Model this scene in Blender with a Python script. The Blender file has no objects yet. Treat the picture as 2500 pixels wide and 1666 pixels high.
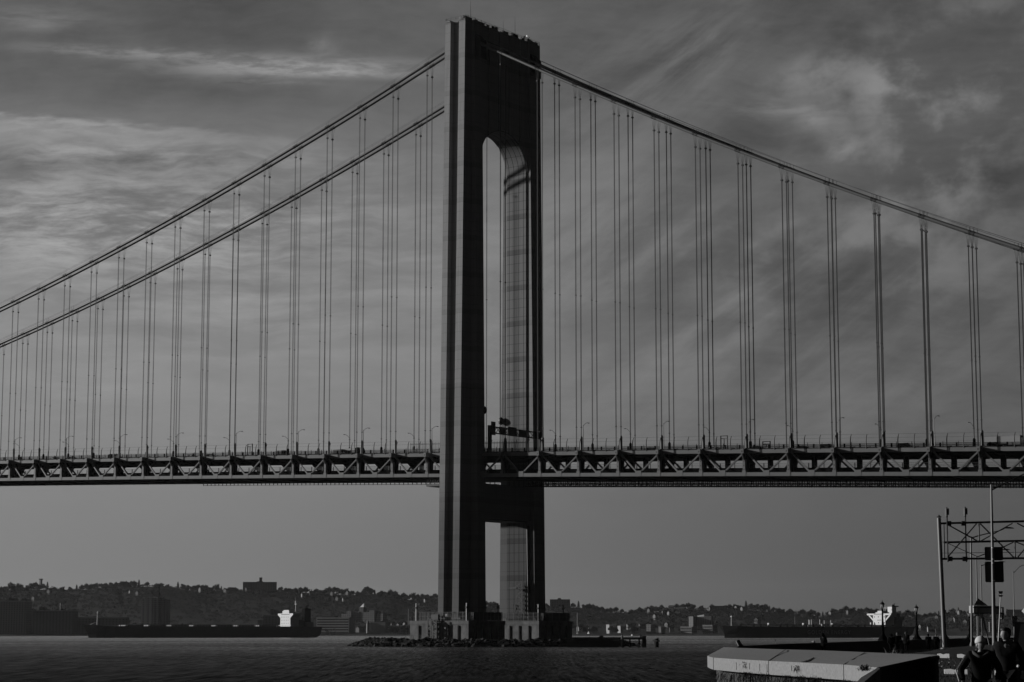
import bpy, bmesh, math, random
from mathutils import Vector, Matrix
random.seed(7)
SC = bpy.context.scene
COL = SC.collection
R = math.radians
pi = math.pi

# ------------------------------------------------------------------ camera
CAM = Vector((426.48, -560.32, 4.34))
YAW, PITCH, FPX = 2.21237467, 0.137815495, 5137.2253
FW = Vector((math.cos(YAW)*math.cos(PITCH), math.sin(YAW)*math.cos(PITCH), math.sin(PITCH)))
RT = Vector((math.sin(YAW), -math.cos(YAW), 0))
UP = RT.cross(FW)
cd = bpy.data.cameras.new("camera")
cam = bpy.data.objects.new("camera", cd); COL.objects.link(cam)
cam.location = CAM
cam.rotation_euler = FW.to_track_quat('-Z', 'Y').to_euler()
cd.sensor_width = 36.0; cd.lens = FPX/2500*36.0
cd.clip_start = 0.5; cd.clip_end = 40000
SC.camera = cam
SC.render.resolution_x = 1024; SC.render.resolution_y = 682
SC.view_settings.view_transform = 'Standard'
SC.view_settings.look = 'None'
SC.view_settings.exposure = 0.0
SC.view_settings.gamma = 1.0

# ------------------------------------------------------------------ sun and sky
SUN_EL = R(13.0)
SUN_H = Vector((-0.930, -0.367, 0)).normalized()
SUN_DIR = SUN_H*math.cos(SUN_EL) + Vector((0, 0, math.sin(SUN_EL)))
sl = bpy.data.lights.new("sun", 'SUN'); sl.energy = 5.0; sl.angle = R(0.7); sl.color = (1, 0.995, 0.99)
so = bpy.data.objects.new("sun", sl); COL.objects.link(so)
so.rotation_euler = (-SUN_DIR).to_track_quat('-Z', 'Y').to_euler()

W = bpy.data.worlds.new("World"); SC.world = W; W.use_nodes = True
class NT:
    def __init__(s, tree): s.t = tree; s.n = tree.nodes; s.l = tree.links
    def add(s, typ, **kw):
        n = s.n.new(typ)
        for k, v in kw.items(): setattr(n, k, v)
        return n
    def lk(s, a, b): s.l.new(a, b)
    def val(s, sock, v):
        if isinstance(v, (int, float)): sock.default_value = v
        elif isinstance(v, tuple): sock.default_value = v
        else: s.lk(v, sock)
    def m(s, op, a, b=0.0, c=None, clamp=False):
        n = s.add('ShaderNodeMath', operation=op); n.use_clamp = clamp
        s.val(n.inputs[0], a); s.val(n.inputs[1], b)
        if c is not None: s.val(n.inputs[2], c)
        return n.outputs[0]
    def noise(s, vec, scale, detail=4, rough=0.55, dist=0.0):
        n = s.add('ShaderNodeTexNoise'); s.lk(vec, n.inputs['Vector'])
        n.inputs['Scale'].default_value = scale; n.inputs['Detail'].default_value = detail
        n.inputs['Roughness'].default_value = rough; n.inputs['Distortion'].default_value = dist
        return n.outputs['Fac']
    def comb(s, x, y, z=0.0):
        n = s.add('ShaderNodeCombineXYZ')
        for i, v in enumerate((x, y, z)): s.val(n.inputs[i], v)
        return n.outputs[0]
    def ramp(s, fac, pts):
        n = s.add('ShaderNodeValToRGB'); s.lk(fac, n.inputs[0])
        e = n.color_ramp.elements
        while len(e) < len(pts): e.new(0.5)
        for i, (p, v) in enumerate(pts): e[i].position = p; e[i].color = (v, v, v, 1)
        return n.outputs[0]
    def sstep(s, x, a, b):
        n = s.add('ShaderNodeMapRange', interpolation_type='SMOOTHSTEP'); s.val(n.inputs[0], x)
        n.inputs[1].default_value = a; n.inputs[2].default_value = b
        return n.outputs[0]

def build_sky():
    t = NT(W.node_tree); t.n.clear()
    out = t.add('ShaderNodeOutputWorld'); bg = t.add('ShaderNodeBackground')
    t.lk(bg.outputs[0], out.inputs[0])
    sky = t.add('ShaderNodeTexSky', sky_type='NISHITA'); sky.sun_disc = False
    sky.sun_elevation = SUN_EL; sky.sun_rotation = math.atan2(SUN_H.x, SUN_H.y)
    sky.air_density = 1.0; sky.dust_density = 1.0; sky.ozone_density = 1.0
    bw = t.add('ShaderNodeRGBToBW'); t.lk(sky.outputs[0], bw.inputs[0])
    tc = t.add('ShaderNodeTexCoord'); sp = t.add('ShaderNodeSeparateXYZ')
    d = tc.outputs['Generated']; t.lk(d, sp.inputs[0])
    x, y, z = sp.outputs
    fx, fy = math.cos(YAW), math.sin(YAW)
    df = t.m('ADD', t.m('MULTIPLY', x, fx), t.m('MULTIPLY', y, fy))
    dr = t.m('ADD', t.m('MULTIPLY', x, fy), t.m('MULTIPLY', y, -fx))
    dfc = t.m('MAXIMUM', df, 0.15)
    # north-west sky laid out by bearing (px) and height (py), in thousandths
    px = t.m('ADD', t.m('MULTIPLY', t.m('DIVIDE', dr, dfc), 5.137), 1.25)
    py = t.m('SUBTRACT', 1.5455, t.m('MULTIPLY', t.m('DIVIDE', z, dfc), 5.03))
    un = t.m('ADD', t.m('MULTIPLY', px, 0.2), 0.25, clamp=True)     # px -1.25..3.75 -> 0..1
    def P(v): return (v+1.25)/5.0
    low = t.ramp(un, [(P(-1.2), .165), (P(0), .150), (P(.6), .138), (P(1.1), .120), (P(1.5), .098), (P(2.0), .075), (P(2.5), .060), (P(3.7), .05)])
    mid = t.ramp(un, [(P(-1.2), .21), (P(0), .195), (P(.6), .19), (P(1.1), .172), (P(1.5), .135), (P(2.0), .112), (P(2.5), .092), (P(3.7), .07)])
    top = t.ramp(un, [(P(-1.2), .11), (P(0), .090), (P(.6), .078), (P(1.1), .102), (P(1.5), .095), (P(2.0), .074), (P(2.5), .072), (P(3.7), .06)])
    a = t.sstep(py, 1.45, 0.85); b = t.sstep(py, 0.62, 0.05)
    def mix(f, p, q): return t.m('ADD', t.m('MULTIPLY', p, t.m('SUBTRACT', 1.0, f)), t.m('MULTIPLY', q, f))
    base = mix(b, mix(a, low, mid), top)
    # cloud textures
    warp = t.noise(t.comb(px, py), 2.0, 3)
    hs = t.noise(t.comb(t.m('MULTIPLY', px, 1.0), t.m('ADD', t.m('MULTIPLY', py, 6.5), t.m('MULTIPLY', warp, .55))), 2.2, 9, .62)
    hs2 = t.noise(t.comb(t.m('MULTIPLY', px, 1.6), t.m('ADD', t.m('MULTIPLY', py, 8.0), t.m('MULTIPLY', warp, 1.2)), 3.3), 3.5, 9, .65)
    puff = t.noise(t.comb(t.m('SUBTRACT', px, t.m('MULTIPLY', py, .35)), t.m('MULTIPLY', t.m('ADD', py, t.m('MULTIPLY', px, .35)), 1.35), 7.7), 4.6, 10, .56, .12)
    dg = t.noise(t.comb(t.m('ADD', px, t.m('MULTIPLY', py, 1.3)), t.m('MULTIPLY', t.m('SUBTRACT', py, t.m('MULTIPLY', px, .75)), .28), 1.1), 4.2, 8, .6, .25)
    def g(cx, cy, rx, ry, nx=0.0):
        xx = t.m('DIVIDE', t.m('SUBTRACT', px, cx), rx)
        yy = t.m('DIVIDE', t.m('SUBTRACT', py, t.m('ADD', cy, t.m('MULTIPLY', t.m('SUBTRACT', px, cx), nx))), ry)
        return t.m('POWER', 2.718, t.m('MULTIPLY', t.m('ADD', t.m('MULTIPLY', xx, xx), t.m('MULTIPLY', yy, yy)), -1.0))
    def c(nz, lo, hi): return t.sstep(nz, lo, hi)
    terms = []
    def addt(mask, tex, amp): terms.append(t.m('MULTIPLY', t.m('MULTIPLY', mask, tex), amp))
    one = 1.0
    H = c(hs, .36, .68); H2 = c(hs2, .35, .7); PF = c(puff, .43, .66); DG = c(dg, .36, .70)
    st1 = t.noise(t.comb(px, t.m('ADD', t.m('MULTIPLY', py, 4.6), t.m('MULTIPLY', warp, .25)), 5.0), 7.0, 10, .62)
    S1 = c(st1, .40, .60)
    lowedge = t.sstep(t.m('ADD', t.m('SUBTRACT', py, t.m('MULTIPLY', px, .012)), t.m('MULTIPLY', t.m('SUBTRACT', st1, .5), .03)), .198, .178)
    addt(t.m('MULTIPLY', g(.72, .172, .30, .030, .025), lowedge), t.m('ADD', t.m('MULTIPLY', S1, .7), .45), .17)
    addt(g(.62, .205, .16, .010, .02), S1, .05)
    addt(g(.30, .132, .24, .015, .05), t.m('ADD', t.m('MULTIPLY', S1, .8), .25), .10)
    addt(g(.30, .225, .5, .035, .05), one, -.018)
    addt(g(.765, .112, .035, .022, .2), t.m('ADD', PF, .3), .07)
    addt(g(.05, .045, .16, .03), H, .10)
    yb = t.m('ADD', t.m('SUBTRACT', py, t.m('MULTIPLY', px, .085)), t.m('MULTIPLY', t.m('SUBTRACT', st1, .5), .055))
    xb = t.m('POWER', 2.718, t.m('MULTIPLY', t.m('POWER', t.m('DIVIDE', t.m('SUBTRACT', px, .08), .46), 2.0), -1.0))
    addt(t.m('MULTIPLY', xb, t.m('MULTIPLY', t.sstep(yb, .277, .302), t.sstep(yb, .395, .295))), t.m('ADD', t.m('MULTIPLY', S1, .45), .55), .13)
    addt(g(.25, .385, .50, .028, .02), H2, .08)
    addt(g(.20, .405, .42, .022, -.02), one, -.045)
    addt(g(.25, .55, .55, .13), t.m('SUBTRACT', H2, .30), .17)
    addt(g(.55, .74, .60, .16), t.m('SUBTRACT', H, .35), .07)
    addt(g(.12, .97, .30, .02), H, .03)
    addt(g(2.00, .185, .10, .050, -.25), t.m('ADD', PF, .15), .085)
    addt(g(2.19, .205, .12, .065, -.2), t.m('ADD', PF, .15), .075)
    addt(g(2.40, .14, .22, .18), t.m('ADD', PF, .2), .05)
    addt(g(2.33, .36, .16, .12), t.m('ADD', PF, .3), .04)
    addt(g(1.93, .05, .14, .09), one, -.028)
    addt(g(1.88, .345, .22, .04, .10), one, -.028)
    addt(g(1.70, .13, .14, .10, -.5), DG, .05)
    addt(g(2.085, .385, .055, .042), t.m('ADD', PF, .35), .075)
    addt(g(2.005, .30, .04, .03), t.m('ADD', PF, .3), .06)
    addt(g(2.30, .28, .30, .20, -.2), PF, .04)
    addt(g(1.93, .275, .16, .022, .08), H2, .05)
    addt(g(2.47, .43, .08, .08), one, -.03)
    addt(g(2.30, .47, .2, .10), t.m('SUBTRACT', PF, .5), .04)
    addt(g(1.70, .14, .36, .14, -.3), t.m('SUBTRACT', DG, .42), .06)
    addt(g(1.85, .80, .60, .26), t.m('SUBTRACT', DG, .45), .065)
    addt(g(1.55, .55, .30, .20), t.m('SUBTRACT', DG, .5), .045)
    addt(g(2.10, .66, .40, .13), t.m('SUBTRACT', PF, .40), .055)
    addt(t.sstep(py, 1.35, 1.0), t.m('SUBTRACT', hs2, .5), .05)
    addt(t.sstep(py, 1.25, .85), t.m('SUBTRACT', puff, .5), .06)
    tot = base
    for q in terms: tot = t.m('ADD', tot, t.m('MULTIPLY', q, .95))
    tot = t.m('MAXIMUM', tot, .02)
    # sky overhead and outside the view dimmed to keep shaded steel dark
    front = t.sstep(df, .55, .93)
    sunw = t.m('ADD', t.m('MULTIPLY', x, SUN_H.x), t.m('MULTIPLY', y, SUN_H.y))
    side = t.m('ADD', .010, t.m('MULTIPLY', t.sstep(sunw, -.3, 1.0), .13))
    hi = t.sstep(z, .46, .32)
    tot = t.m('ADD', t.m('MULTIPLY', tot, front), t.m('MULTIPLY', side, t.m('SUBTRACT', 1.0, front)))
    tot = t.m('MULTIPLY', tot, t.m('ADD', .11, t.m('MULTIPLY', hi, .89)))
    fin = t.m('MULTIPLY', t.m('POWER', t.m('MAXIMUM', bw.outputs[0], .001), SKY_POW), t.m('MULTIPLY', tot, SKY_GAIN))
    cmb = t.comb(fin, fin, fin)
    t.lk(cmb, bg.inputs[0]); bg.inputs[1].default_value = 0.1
SKY_POW, SKY_GAIN = 0.25, 9.0
build_sky()

# ------------------------------------------------------------------ helpers
def ray(px, py): return FW + RT*((px-1250)/FPX) - UP*((py-833)/FPX)
def at(px, py, dist):
    "the point seen towards (px, py), dist metres away along the ground"
    d = ray(px, py); return CAM + d*(dist/math.hypot(d.x, d.y))
def atz(px, py, z):
    d = ray(px, py); return CAM + d*((z-CAM.z)/d.z)
def gpos(px, dist, z=0.0):
    p = at(px, 1545.5, dist); p.z = z; return p
def toward(p):   # heading (rotation about z) that turns local -Y to the camera
    d = CAM - p; return math.atan2(d.x, -d.y)

class MB:
    def __init__(s): s.v = []; s.f = []
    def quad(s, *p):
        i = len(s.v); s.v += [tuple(q) for q in p]; s.f.append(tuple(range(i, i+len(p))))
    def hexa(s, c):  # 8 corners: bottom 4 ccw, top 4 ccw
        i = len(s.v); s.v += [tuple(q) for q in c]
        for f in ((3,2,1,0),(4,5,6,7),(0,1,5,4),(1,2,6,5),(2,3,7,6),(3,0,4,7)): s.f.append(tuple(i+k for k in f))
    def box(s, x0, x1, y0, y1, z0, z1):
        s.hexa([(x0,y0,z0),(x1,y0,z0),(x1,y1,z0),(x0,y1,z0),(x0,y0,z1),(x1,y0,z1),(x1,y1,z1),(x0,y1,z1)])
        return s
    def loft(s, rings, cap=True):
        n = len(rings[0]); i = len(s.v)
        for r in rings: s.v += [tuple(q) for q in r]
        for a in range(len(rings)-1):
            for k in range(n):
                k2 = (k+1) % n
                s.f.append((i+a*n+k, i+a*n+k2, i+(a+1)*n+k2, i+(a+1)*n+k))
        if cap:
            s.f.append(tuple(i+k for k in reversed(range(n))))
            s.f.append(tuple(i+(len(rings)-1)*n+k for k in range(n)))
        return s
    def bar(s, p, q, w, h, up=(0,0,1)):
        p = Vector(p); q = Vector(q); d = (q-p).normalized(); u = Vector(up)
        if abs(d.dot(u)) > .99: u = Vector((0,1,0))
        a = d.cross(u).normalized(); b = a.cross(d)
        o = [(-1,-1),(1,-1),(1,1),(-1,1)]
        return s.loft([[c + a*(i*w/2) + b*(j*h/2) for i, j in o] for c in (p, q)])
    def tube(s, pts, r, n=8, cap=True):
        pts = [Vector(p) for p in pts]; rs = r if isinstance(r, (list, tuple)) else [r]*len(pts)
        rings = []; pa = None
        for i, p in enumerate(pts):
            d = (pts[min(i+1, len(pts)-1)] - pts[max(i-1, 0)]).normalized()
            if pa is None:
                u = Vector((0,0,1)) if abs(d.z) < .9 else Vector((1,0,0)); pa = d.cross(u).normalized()
            else: pa = (pa - d*pa.dot(d)).normalized()
            b = d.cross(pa)
            rings.append([p + (pa*math.cos(2*pi*k/n) + b*math.sin(2*pi*k/n))*rs[i] for k in range(n)])
        return s.loft(rings, cap)
    def lathe(s, prof, n=16, c=(0,0,0)):
        return s.loft([[(c[0]+max(r, 1e-4)*math.cos(2*pi*k/n), c[1]+max(r, 1e-4)*math.sin(2*pi*k/n), c[2]+z) for k in range(n)] for r, z in prof])
    def prism(s, poly, z0, z1):
        return s.loft([[(p[0], p[1], z0) for p in poly], [(p[0], p[1], z1) for p in poly]])
    def blob(s, c, rx, ry, rz, seed=0, rough=.2, n=8, m=5):
        rnd = random.Random(seed); rings = []
        for a in range(m+1):
            th = pi*a/m - pi/2; ring = []
            for k in range(n):
                f = 1 + (rnd.random()-.5)*2*rough
                ring.append((c[0]+rx*f*math.cos(th)*math.cos(2*pi*k/n), c[1]+ry*f*math.cos(th)*math.sin(2*pi*k/n), c[2]+rz*f*math.sin(th)))
            rings.append(ring)
        return s.loft(rings)
    def xf(s, M, start=0):
        s.v = s.v[:start] + [tuple(M @ Vector(p)) for p in s.v[start:]]; return s
    def mesh(s, name, mat, smooth=False):
        me = bpy.data.meshes.new(name); me.from_pydata(s.v, [], s.f); me.update()
        if mat: me.materials.append(mat)
        if smooth:
            me.polygons.foreach_set('use_smooth', [True]*len(me.polygons))
        bm = bmesh.new(); bm.from_mesh(me); bmesh.ops.recalc_face_normals(bm, faces=bm.faces); bm.to_mesh(me); bm.free()
        return me

def obj(name, mb, mat, parent=None, smooth=False, loc=None):
    me = mb.mesh(name, mat, smooth) if isinstance(mb, MB) else mb
    o = bpy.data.objects.new(name, me); COL.objects.link(o)
    if parent: o.parent = parent
    if loc is not None: o.location = loc
    return o
def tag(o, label=None, cat=None, group=None, kind=None):
    if label: o['label'] = label
    if cat: o['category'] = cat
    if group: o['group'] = group
    if kind: o['kind'] = kind
    return o
def thing(name, label, cat, loc=(0,0,0), rotz=0.0, group=None):
    o = bpy.data.objects.new(name, None); COL.objects.link(o); o.empty_display_size = 0.3
    o.location = loc; o.rotation_euler = (0, 0, rotz)
    return tag(o, label, cat, group)
def dup(root, loc, rotz=None, label=None, scale=None):
    def cp(o, par):
        c = o.copy(); COL.objects.link(c)
        if par: c.parent = par
        for ch in list(o.children): cp(ch, c)
        return c
    r = cp(root, None); r.location = loc
    if rotz is not None: r.rotation_euler = (0, 0, rotz)
    if scale is not None: r.scale = (scale, scale, scale)
    if label: r['label'] = label
    return r

# ------------------------------------------------------------------ materials
def mat(name, v, rough=.7, spec=.3, metal=0.0, var=0.0, vscale=1.0, bump=0.0, bscale=5.0, stretch=(1,1,1)):
    m = bpy.data.materials.new(name); m.use_nodes = True
    t = NT(m.node_tree); b = t.n['Principled BSDF']
    b.inputs['Base Color'].default_value = (v, v, v, 1)
    b.inputs['Roughness'].default_value = rough; b.inputs['Metallic'].default_value = metal
    b.inputs['Specular IOR Level'].default_value = spec
    if var or bump:
        tc = t.add('ShaderNodeTexCoord'); mp = t.add('ShaderNodeMapping'); t.lk(tc.outputs['Object'], mp.inputs[0])
        mp.inputs['Scale'].default_value = stretch
        if var:
            n = t.noise(mp.outputs[0], vscale, 6, .62)
            f = t.m('ADD', 1.0-var, t.m('MULTIPLY', n, 2*var))
            q = t.m('MULTIPLY', f, v); t.lk(t.comb(q, q, q), b.inputs['Base Color'])
        if bump:
            n2 = t.noise(mp.outputs[0], bscale, 5, .6)
            bp = t.add('ShaderNodeBump'); bp.inputs['Strength'].default_value = bump; t.lk(n2, bp.inputs['Height'])
            t.lk(bp.outputs[0], b.inputs['Normal'])
    return m

def tower_mat(name, v, axis_lines, period, offs=0.0):
    "grey steel plate: horizontal splices every few metres, vertical seams, streaks of dirt"
    m = bpy.data.materials.new(name); m.use_nodes = True
    t = NT(m.node_tree); b = t.n['Principled BSDF']
    b.inputs['Roughness'].default_value = .8; b.inputs['Specular IOR Level'].default_value = .04
    tc = t.add('ShaderNodeTexCoord'); sp = t.add('ShaderNodeSeparateXYZ'); t.lk(tc.outputs['Object'], sp.inputs[0])
    X, Y, Z = sp.outputs
    def line(c, per, w, o=0.0):
        return t.m('LESS_THAN', t.m('FLOORED_MODULO', t.m('ADD', c, o), per), w)
    f = t.m('SUBTRACT', 1.0, t.m('MULTIPLY', line(Z, 3.1, .22), .14))
    f = t.m('MULTIPLY', f, t.m('SUBTRACT', 1.0, t.m('MULTIPLY', line(Z, 12.4, 1.7, 3.0), .12)))
    if axis_lines == 'X':
        f = t.m('MULTIPLY', f, t.m('SUBTRACT', 1.0, t.m('MULTIPLY', line(Z, 12.4, 1.9, 3.0), .22)))
        f = t.m('MULTIPLY', f, t.m('SUBTRACT', 1.0, t.m('MULTIPLY', line(Z, 3.1, .3), .18)))
        f = t.m('MULTIPLY', f, t.m('SUBTRACT', 1.0, t.m('MULTIPLY', line(X, period, .22, offs), .72)))
    st = t.noise(t.comb(t.m('MULTIPLY', X, 1.6), t.m('MULTIPLY', Y, 1.6), t.m('MULTIPLY', Z, .05)), 1.4, 6, .65)
    f = t.m('MULTIPLY', f, t.m('ADD', .72, t.m('MULTIPLY', st, .56)))
    gr = t.noise(tc.outputs['Object'], .9, 6, .7)
    f = t.m('MULTIPLY', f, t.m('SUBTRACT', 1.0, t.m('MULTIPLY', t.sstep(gr, .66, .74), .4)))
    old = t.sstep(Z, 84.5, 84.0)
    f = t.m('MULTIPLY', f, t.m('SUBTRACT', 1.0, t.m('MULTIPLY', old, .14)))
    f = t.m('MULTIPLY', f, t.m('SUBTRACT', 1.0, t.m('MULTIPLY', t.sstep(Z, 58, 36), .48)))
    q = t.m('MULTIPLY', f, v); t.lk(t.comb(q, q, q), b.inputs['Base Color'])
    return m
M = {}
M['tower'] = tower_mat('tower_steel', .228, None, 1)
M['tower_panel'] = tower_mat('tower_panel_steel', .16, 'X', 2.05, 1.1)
M['truss'] = mat('truss_steel', .095, .65, .2, var=.25, vscale=.35, stretch=(1,1,.4))
M['deck'] = mat('deck_steel', .018, .8, .1, var=.3, vscale=.3)
M['cable'] = mat('cable_steel', .065, .5, .3, var=.2, vscale=.2)
M['rope'] = mat('rope_steel', .03, .6, .2)
M['black'] = mat('black_metal', .018, .55, .3)
M['darkgrey'] = mat('dark_grey_metal', .05, .55, .3)
M['galv'] = mat('galvanised_steel', .085, .45, .5, var=.2, vscale=2.0)
M['white'] = mat('white_paint', .80, .5, .3, var=.06, vscale=.2)
M['concrete'] = mat('pier_concrete', .105, .9, .1, var=1.0, vscale=.45, bump=.2, bscale=2, stretch=(1,1,.7))
M['rock'] = mat('rock', .018, .9, .1, var=.7, vscale=.35, bump=.3, bscale=1)
M['timber'] = mat('wet_timber', .02, .8, .2, var=.4, vscale=1.0)
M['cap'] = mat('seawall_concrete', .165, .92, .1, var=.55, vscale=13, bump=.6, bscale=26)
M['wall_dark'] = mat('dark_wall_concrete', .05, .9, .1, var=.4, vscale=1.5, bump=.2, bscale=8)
M['asphalt'] = mat('asphalt', .04, .9, .1, var=.3, vscale=.5)
M['earth'] = mat('winter_grass_ground', .03, .95, .05, var=.5, vscale=.6, bump=.4, bscale=3)
M['kerb'] = mat('kerb_stone', .22, .9, .1, var=.3, vscale=2.0)
M['grass'] = mat('dry_grass', .022, .8, .1, var=.6, vscale=8.0)
M['leaf'] = mat('dark_leaves', .05, .6, .3, var=.5, vscale=6.0)
M['bark'] = mat('winter_twigs', .032, .9, .05, var=.3, vscale=.3)
M['ever'] = mat('evergreen_foliage', .035, .9, .05, var=.4, vscale=.2)
M['slope'] = mat('wooded_slope', .03, .95, .03, var=.5, vscale=.02)
M['hull'] = mat('black_hull', .006, .9, .03, var=.2, vscale=.1)
M['hullname'] = mat('hull_lettering', .07, .6, .2)
M['shipwhite'] = mat('ship_white_paint', .35, .5, .3, var=.06, vscale=.2)
M['matteblack'] = mat('matte_black', .004, .95, .02)
M['trailer'] = mat('trailer_white', .20, .6, .2)
M['canvas'] = mat('canopy_cloth', .26, .8, .1)
M['weed'] = mat('dead_weeds', .006, .9, .05, var=.5, vscale=8.0)
M['straw'] = mat('pale_straw', .09, .9, .05, var=.6, vscale=8.0)
M['glass'] = mat('dark_glass', .02, .1, .5)
# ------------------------------------------------------------------ the suspension bridge
S = 15.1
K0, K1 = -22, 16
def XK(k): return S*k + (0.61 if k > 0 else -0.61 if k < 0 else 0)*(1 if abs(k) >= 1 else abs(k))
def zb(X): return 55.11 - .04037*X - (1.38e-5 if X < 0 else .958e-5)*X*X
TOPC = 8.05            # top of upper chord above the bottom edge
bridge = thing('suspension_bridge', 'huge grey suspension bridge with arched steel tower and double deck truss', 'bridge')

# --- tower
ZT = 208.8
def hx(z): return 7.45 - (z-8)/200.8*2.15
def yo(z): return 23.9 - (z-8)/200.8*2.6
for s in (-1, 1):
    mb = MB()
    def ring(z, s=s):
        h = hx(z); Y = yo(z)
        pts = [(h,13.5),(h,17.7),(4.25,17.7),(4.25,Y),(2.05,Y),(2.05,Y-.45),(1.25,Y-.45),(1.25,Y-1.9),(-2.0,Y-1.9),(-2.0,Y),(-4.25,Y),(-4.25,17.7),(-h,17.7),(-h,13.5)]
        return [(x, s*y, z) for x, y in pts]
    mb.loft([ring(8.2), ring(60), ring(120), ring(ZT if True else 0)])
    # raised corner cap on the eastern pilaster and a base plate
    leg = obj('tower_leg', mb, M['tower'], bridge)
    mb = MB(); mb.loft([[(-4.1, s*13.52, 8.2),(4.1, s*13.52, 8.2),(4.1, s*13.1, 8.2),(-4.1, s*13.1, 8.2)], [(-4.1, s*13.52, 161.6),(4.1, s*13.52, 161.6),(4.1, s*13.1, 161.6),(-4.1, s*13.1, 161.6)]])
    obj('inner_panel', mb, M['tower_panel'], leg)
    mb = MB(); mb.box(-hx(10)-.5, hx(10)+.5, min(s*13.2, s*24.4), max(s*13.2, s*24.4), 8.15, 9.2); obj('base_plate', mb, M['darkgrey'], leg)
    # access pipe beside the inner face
    mb = MB(); mb.tube([(5.2, s*13.2, 9), (5.6-.9, s*13.2, 40)], .5, 8)
    if s > 0: obj('drain_pipe', mb, M['black'], leg)
    # bolted covers (small dark hatches) down the pilasters
    # hoods over the saddles
    for sx in (-1, 1):
        mb = MB(); x0 = hx(197)-.3; sl_ = -.547 if sx > 0 else -.362
        zc = 204.4 - .547*6 if sx > 0 else 202.8-.362*6
        mb.loft([[(sx*x0, s*13.9, zc-4.6),(sx*x0, s*17.4, zc-4.6),(sx*x0, s*17.4, zc+3.2),(sx*x0, s*13.9, zc+3.2)],
                 [(sx*(x0+2.6), s*14.0, zc-4.4+sl_*2.6),(sx*(x0+2.6), s*17.3, zc-4.4+sl_*2.6),(sx*(x0+2.6), s*17.3, zc+1.8+sl_*2.6),(sx*(x0+2.6), s*14.0, zc+1.8+sl_*2.6)]])
        obj('saddle_hood', mb, M['black'], leg)
# portal with arch
mb = MB(); N = 40; zs = 161.7; hw = 13.1; rise = 11.9
def arch(y): return zs + rise*math.sqrt(max(0, 1-(y/hw)**2))
ys = [-13.55] + [-hw*math.cos(pi*i/N) for i in range(N+1)] + [13.55]
low_ = [(ys[0], zs)] + [(y, arch(y)) for y in ys[1:-1]] + [(ys[-1], zs)]
for (ya, za), (yb, zb_) in zip(low_[:-1], low_[1:]):
    for x in (-4.15, 4.15):
        mb.quad((x, ya, za), (x, yb, zb_), (x, yb, ZT-.3), (x, ya, ZT-.3))
    mb.quad((-4.15, ya, za), (4.15, ya, za), (4.15, yb, zb_), (-4.15, yb, zb_))
mb.quad((-4.15, -13.55, ZT-.3), (4.15, -13.55, ZT-.3), (4.15, 13.55, ZT-.3), (-4.15, 13.55, ZT-.3))
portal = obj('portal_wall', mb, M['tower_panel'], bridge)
cuts = [-13.3, -9.35, -8.35, -3.5, -2.4, 2.4, 3.5, 8.35, 9.35, 13.3]
for i in range(0, 10, 2):
    for sx in (-1, 1):
        a, b = cuts[i], cuts[i+1]; mb = MB(); n = 8
        lo = [(a+(b-a)*j/n) for j in range(n+1)]
        for j in range(n):
            ya, yb = lo[j], lo[j+1]; za, zc = arch(ya)+.5, arch(yb)+.5
            x0, x1 = sx*4.15, sx*4.7
            mb.hexa([(x0,ya,za),(x1,ya,za),(x1,yb,zc),(x0,yb,zc),(x0,ya,ZT-.35),(x1,ya,ZT-.35),(x1,yb,ZT-.35),(x0,yb,ZT-.35)])
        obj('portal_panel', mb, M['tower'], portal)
mb = MB(); mb.box(-5.6, 5.6, -13.6, 13.6, 41.6, 53.0)
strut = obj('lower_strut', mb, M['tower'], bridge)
mb = MB(); mb.box(-4.6, 4.6, -13.6, 13.6, 41.2, 41.6); obj('soffit_rib', mb, M['black'], strut)
# tower roof: parapet rail, hatches, mooring lumps
mb = MB()
for (p, q) in (((hx(ZT), -21), (hx(ZT), 21)), ((-hx(ZT), -21), (-hx(ZT), 21)), ((hx(ZT), -21), (-hx(ZT), -21)), ((hx(ZT), 21), (-hx(ZT), 21))):
    for h in (.55, 1.1): mb.bar((p[0]*.8, p[1], ZT+h), (q[0]*.8, q[1], ZT+h), .07, .07)
    n = max(2, int(math.hypot(p[0]-q[0], p[1]-q[1])/2.6))
    for i in range(n+1):
        x = (p[0]+(q[0]-p[0])*i/n)*.8; y = p[1]+(q[1]-p[1])*i/n
        mb.box(x-.05, x+.05, y-.05, y+.05, ZT, ZT+1.15)
obj('roof_railing', mb, M['black'], bridge)
rr = random.Random(3)
for i in range(15):
    y = -20.5+41*i/14+rr.uniform(-1, 1); h = rr.uniform(.5, 1.2)
    mb = MB(); mb.box(2.6, 3.8, y-rr.uniform(.4, 1.1), y+rr.uniform(.4, 1.1), ZT-.05, ZT+h)
    if rr.random() < .5: mb.tube([(3.2, y, ZT), (3.2, y, ZT+h+rr.uniform(.3, 1.2))], .12, 6)
    obj('roof_hatch', mb, M['black'], bridge)
mb = MB(); mb.box(1.6, 4.35, -21.5, -17.7, ZT-.4, ZT+.75); obj('corner_cap', mb, M['tower'], bridge)
mb = MB(); mb.box(-4.35, -2.1, -21.5, -17.7, ZT-.4, ZT+.1); obj('corner_cap', mb, M['tower'], bridge)
# rounded service hoods on the inner edges of the legs above the roadway
for (x, y, z) in ((6.3, -13.6, 77.0), (-6.2, 13.0, 76.2)):
    sg = 1 if y < 0 else -1; mb = MB(); mb.blob((x, y+sg*.35, z), 1.0, 1.0, 1.35, 1, 0, 12, 8)
    obj('service_hood', mb, M['black'], bridge)

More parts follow.
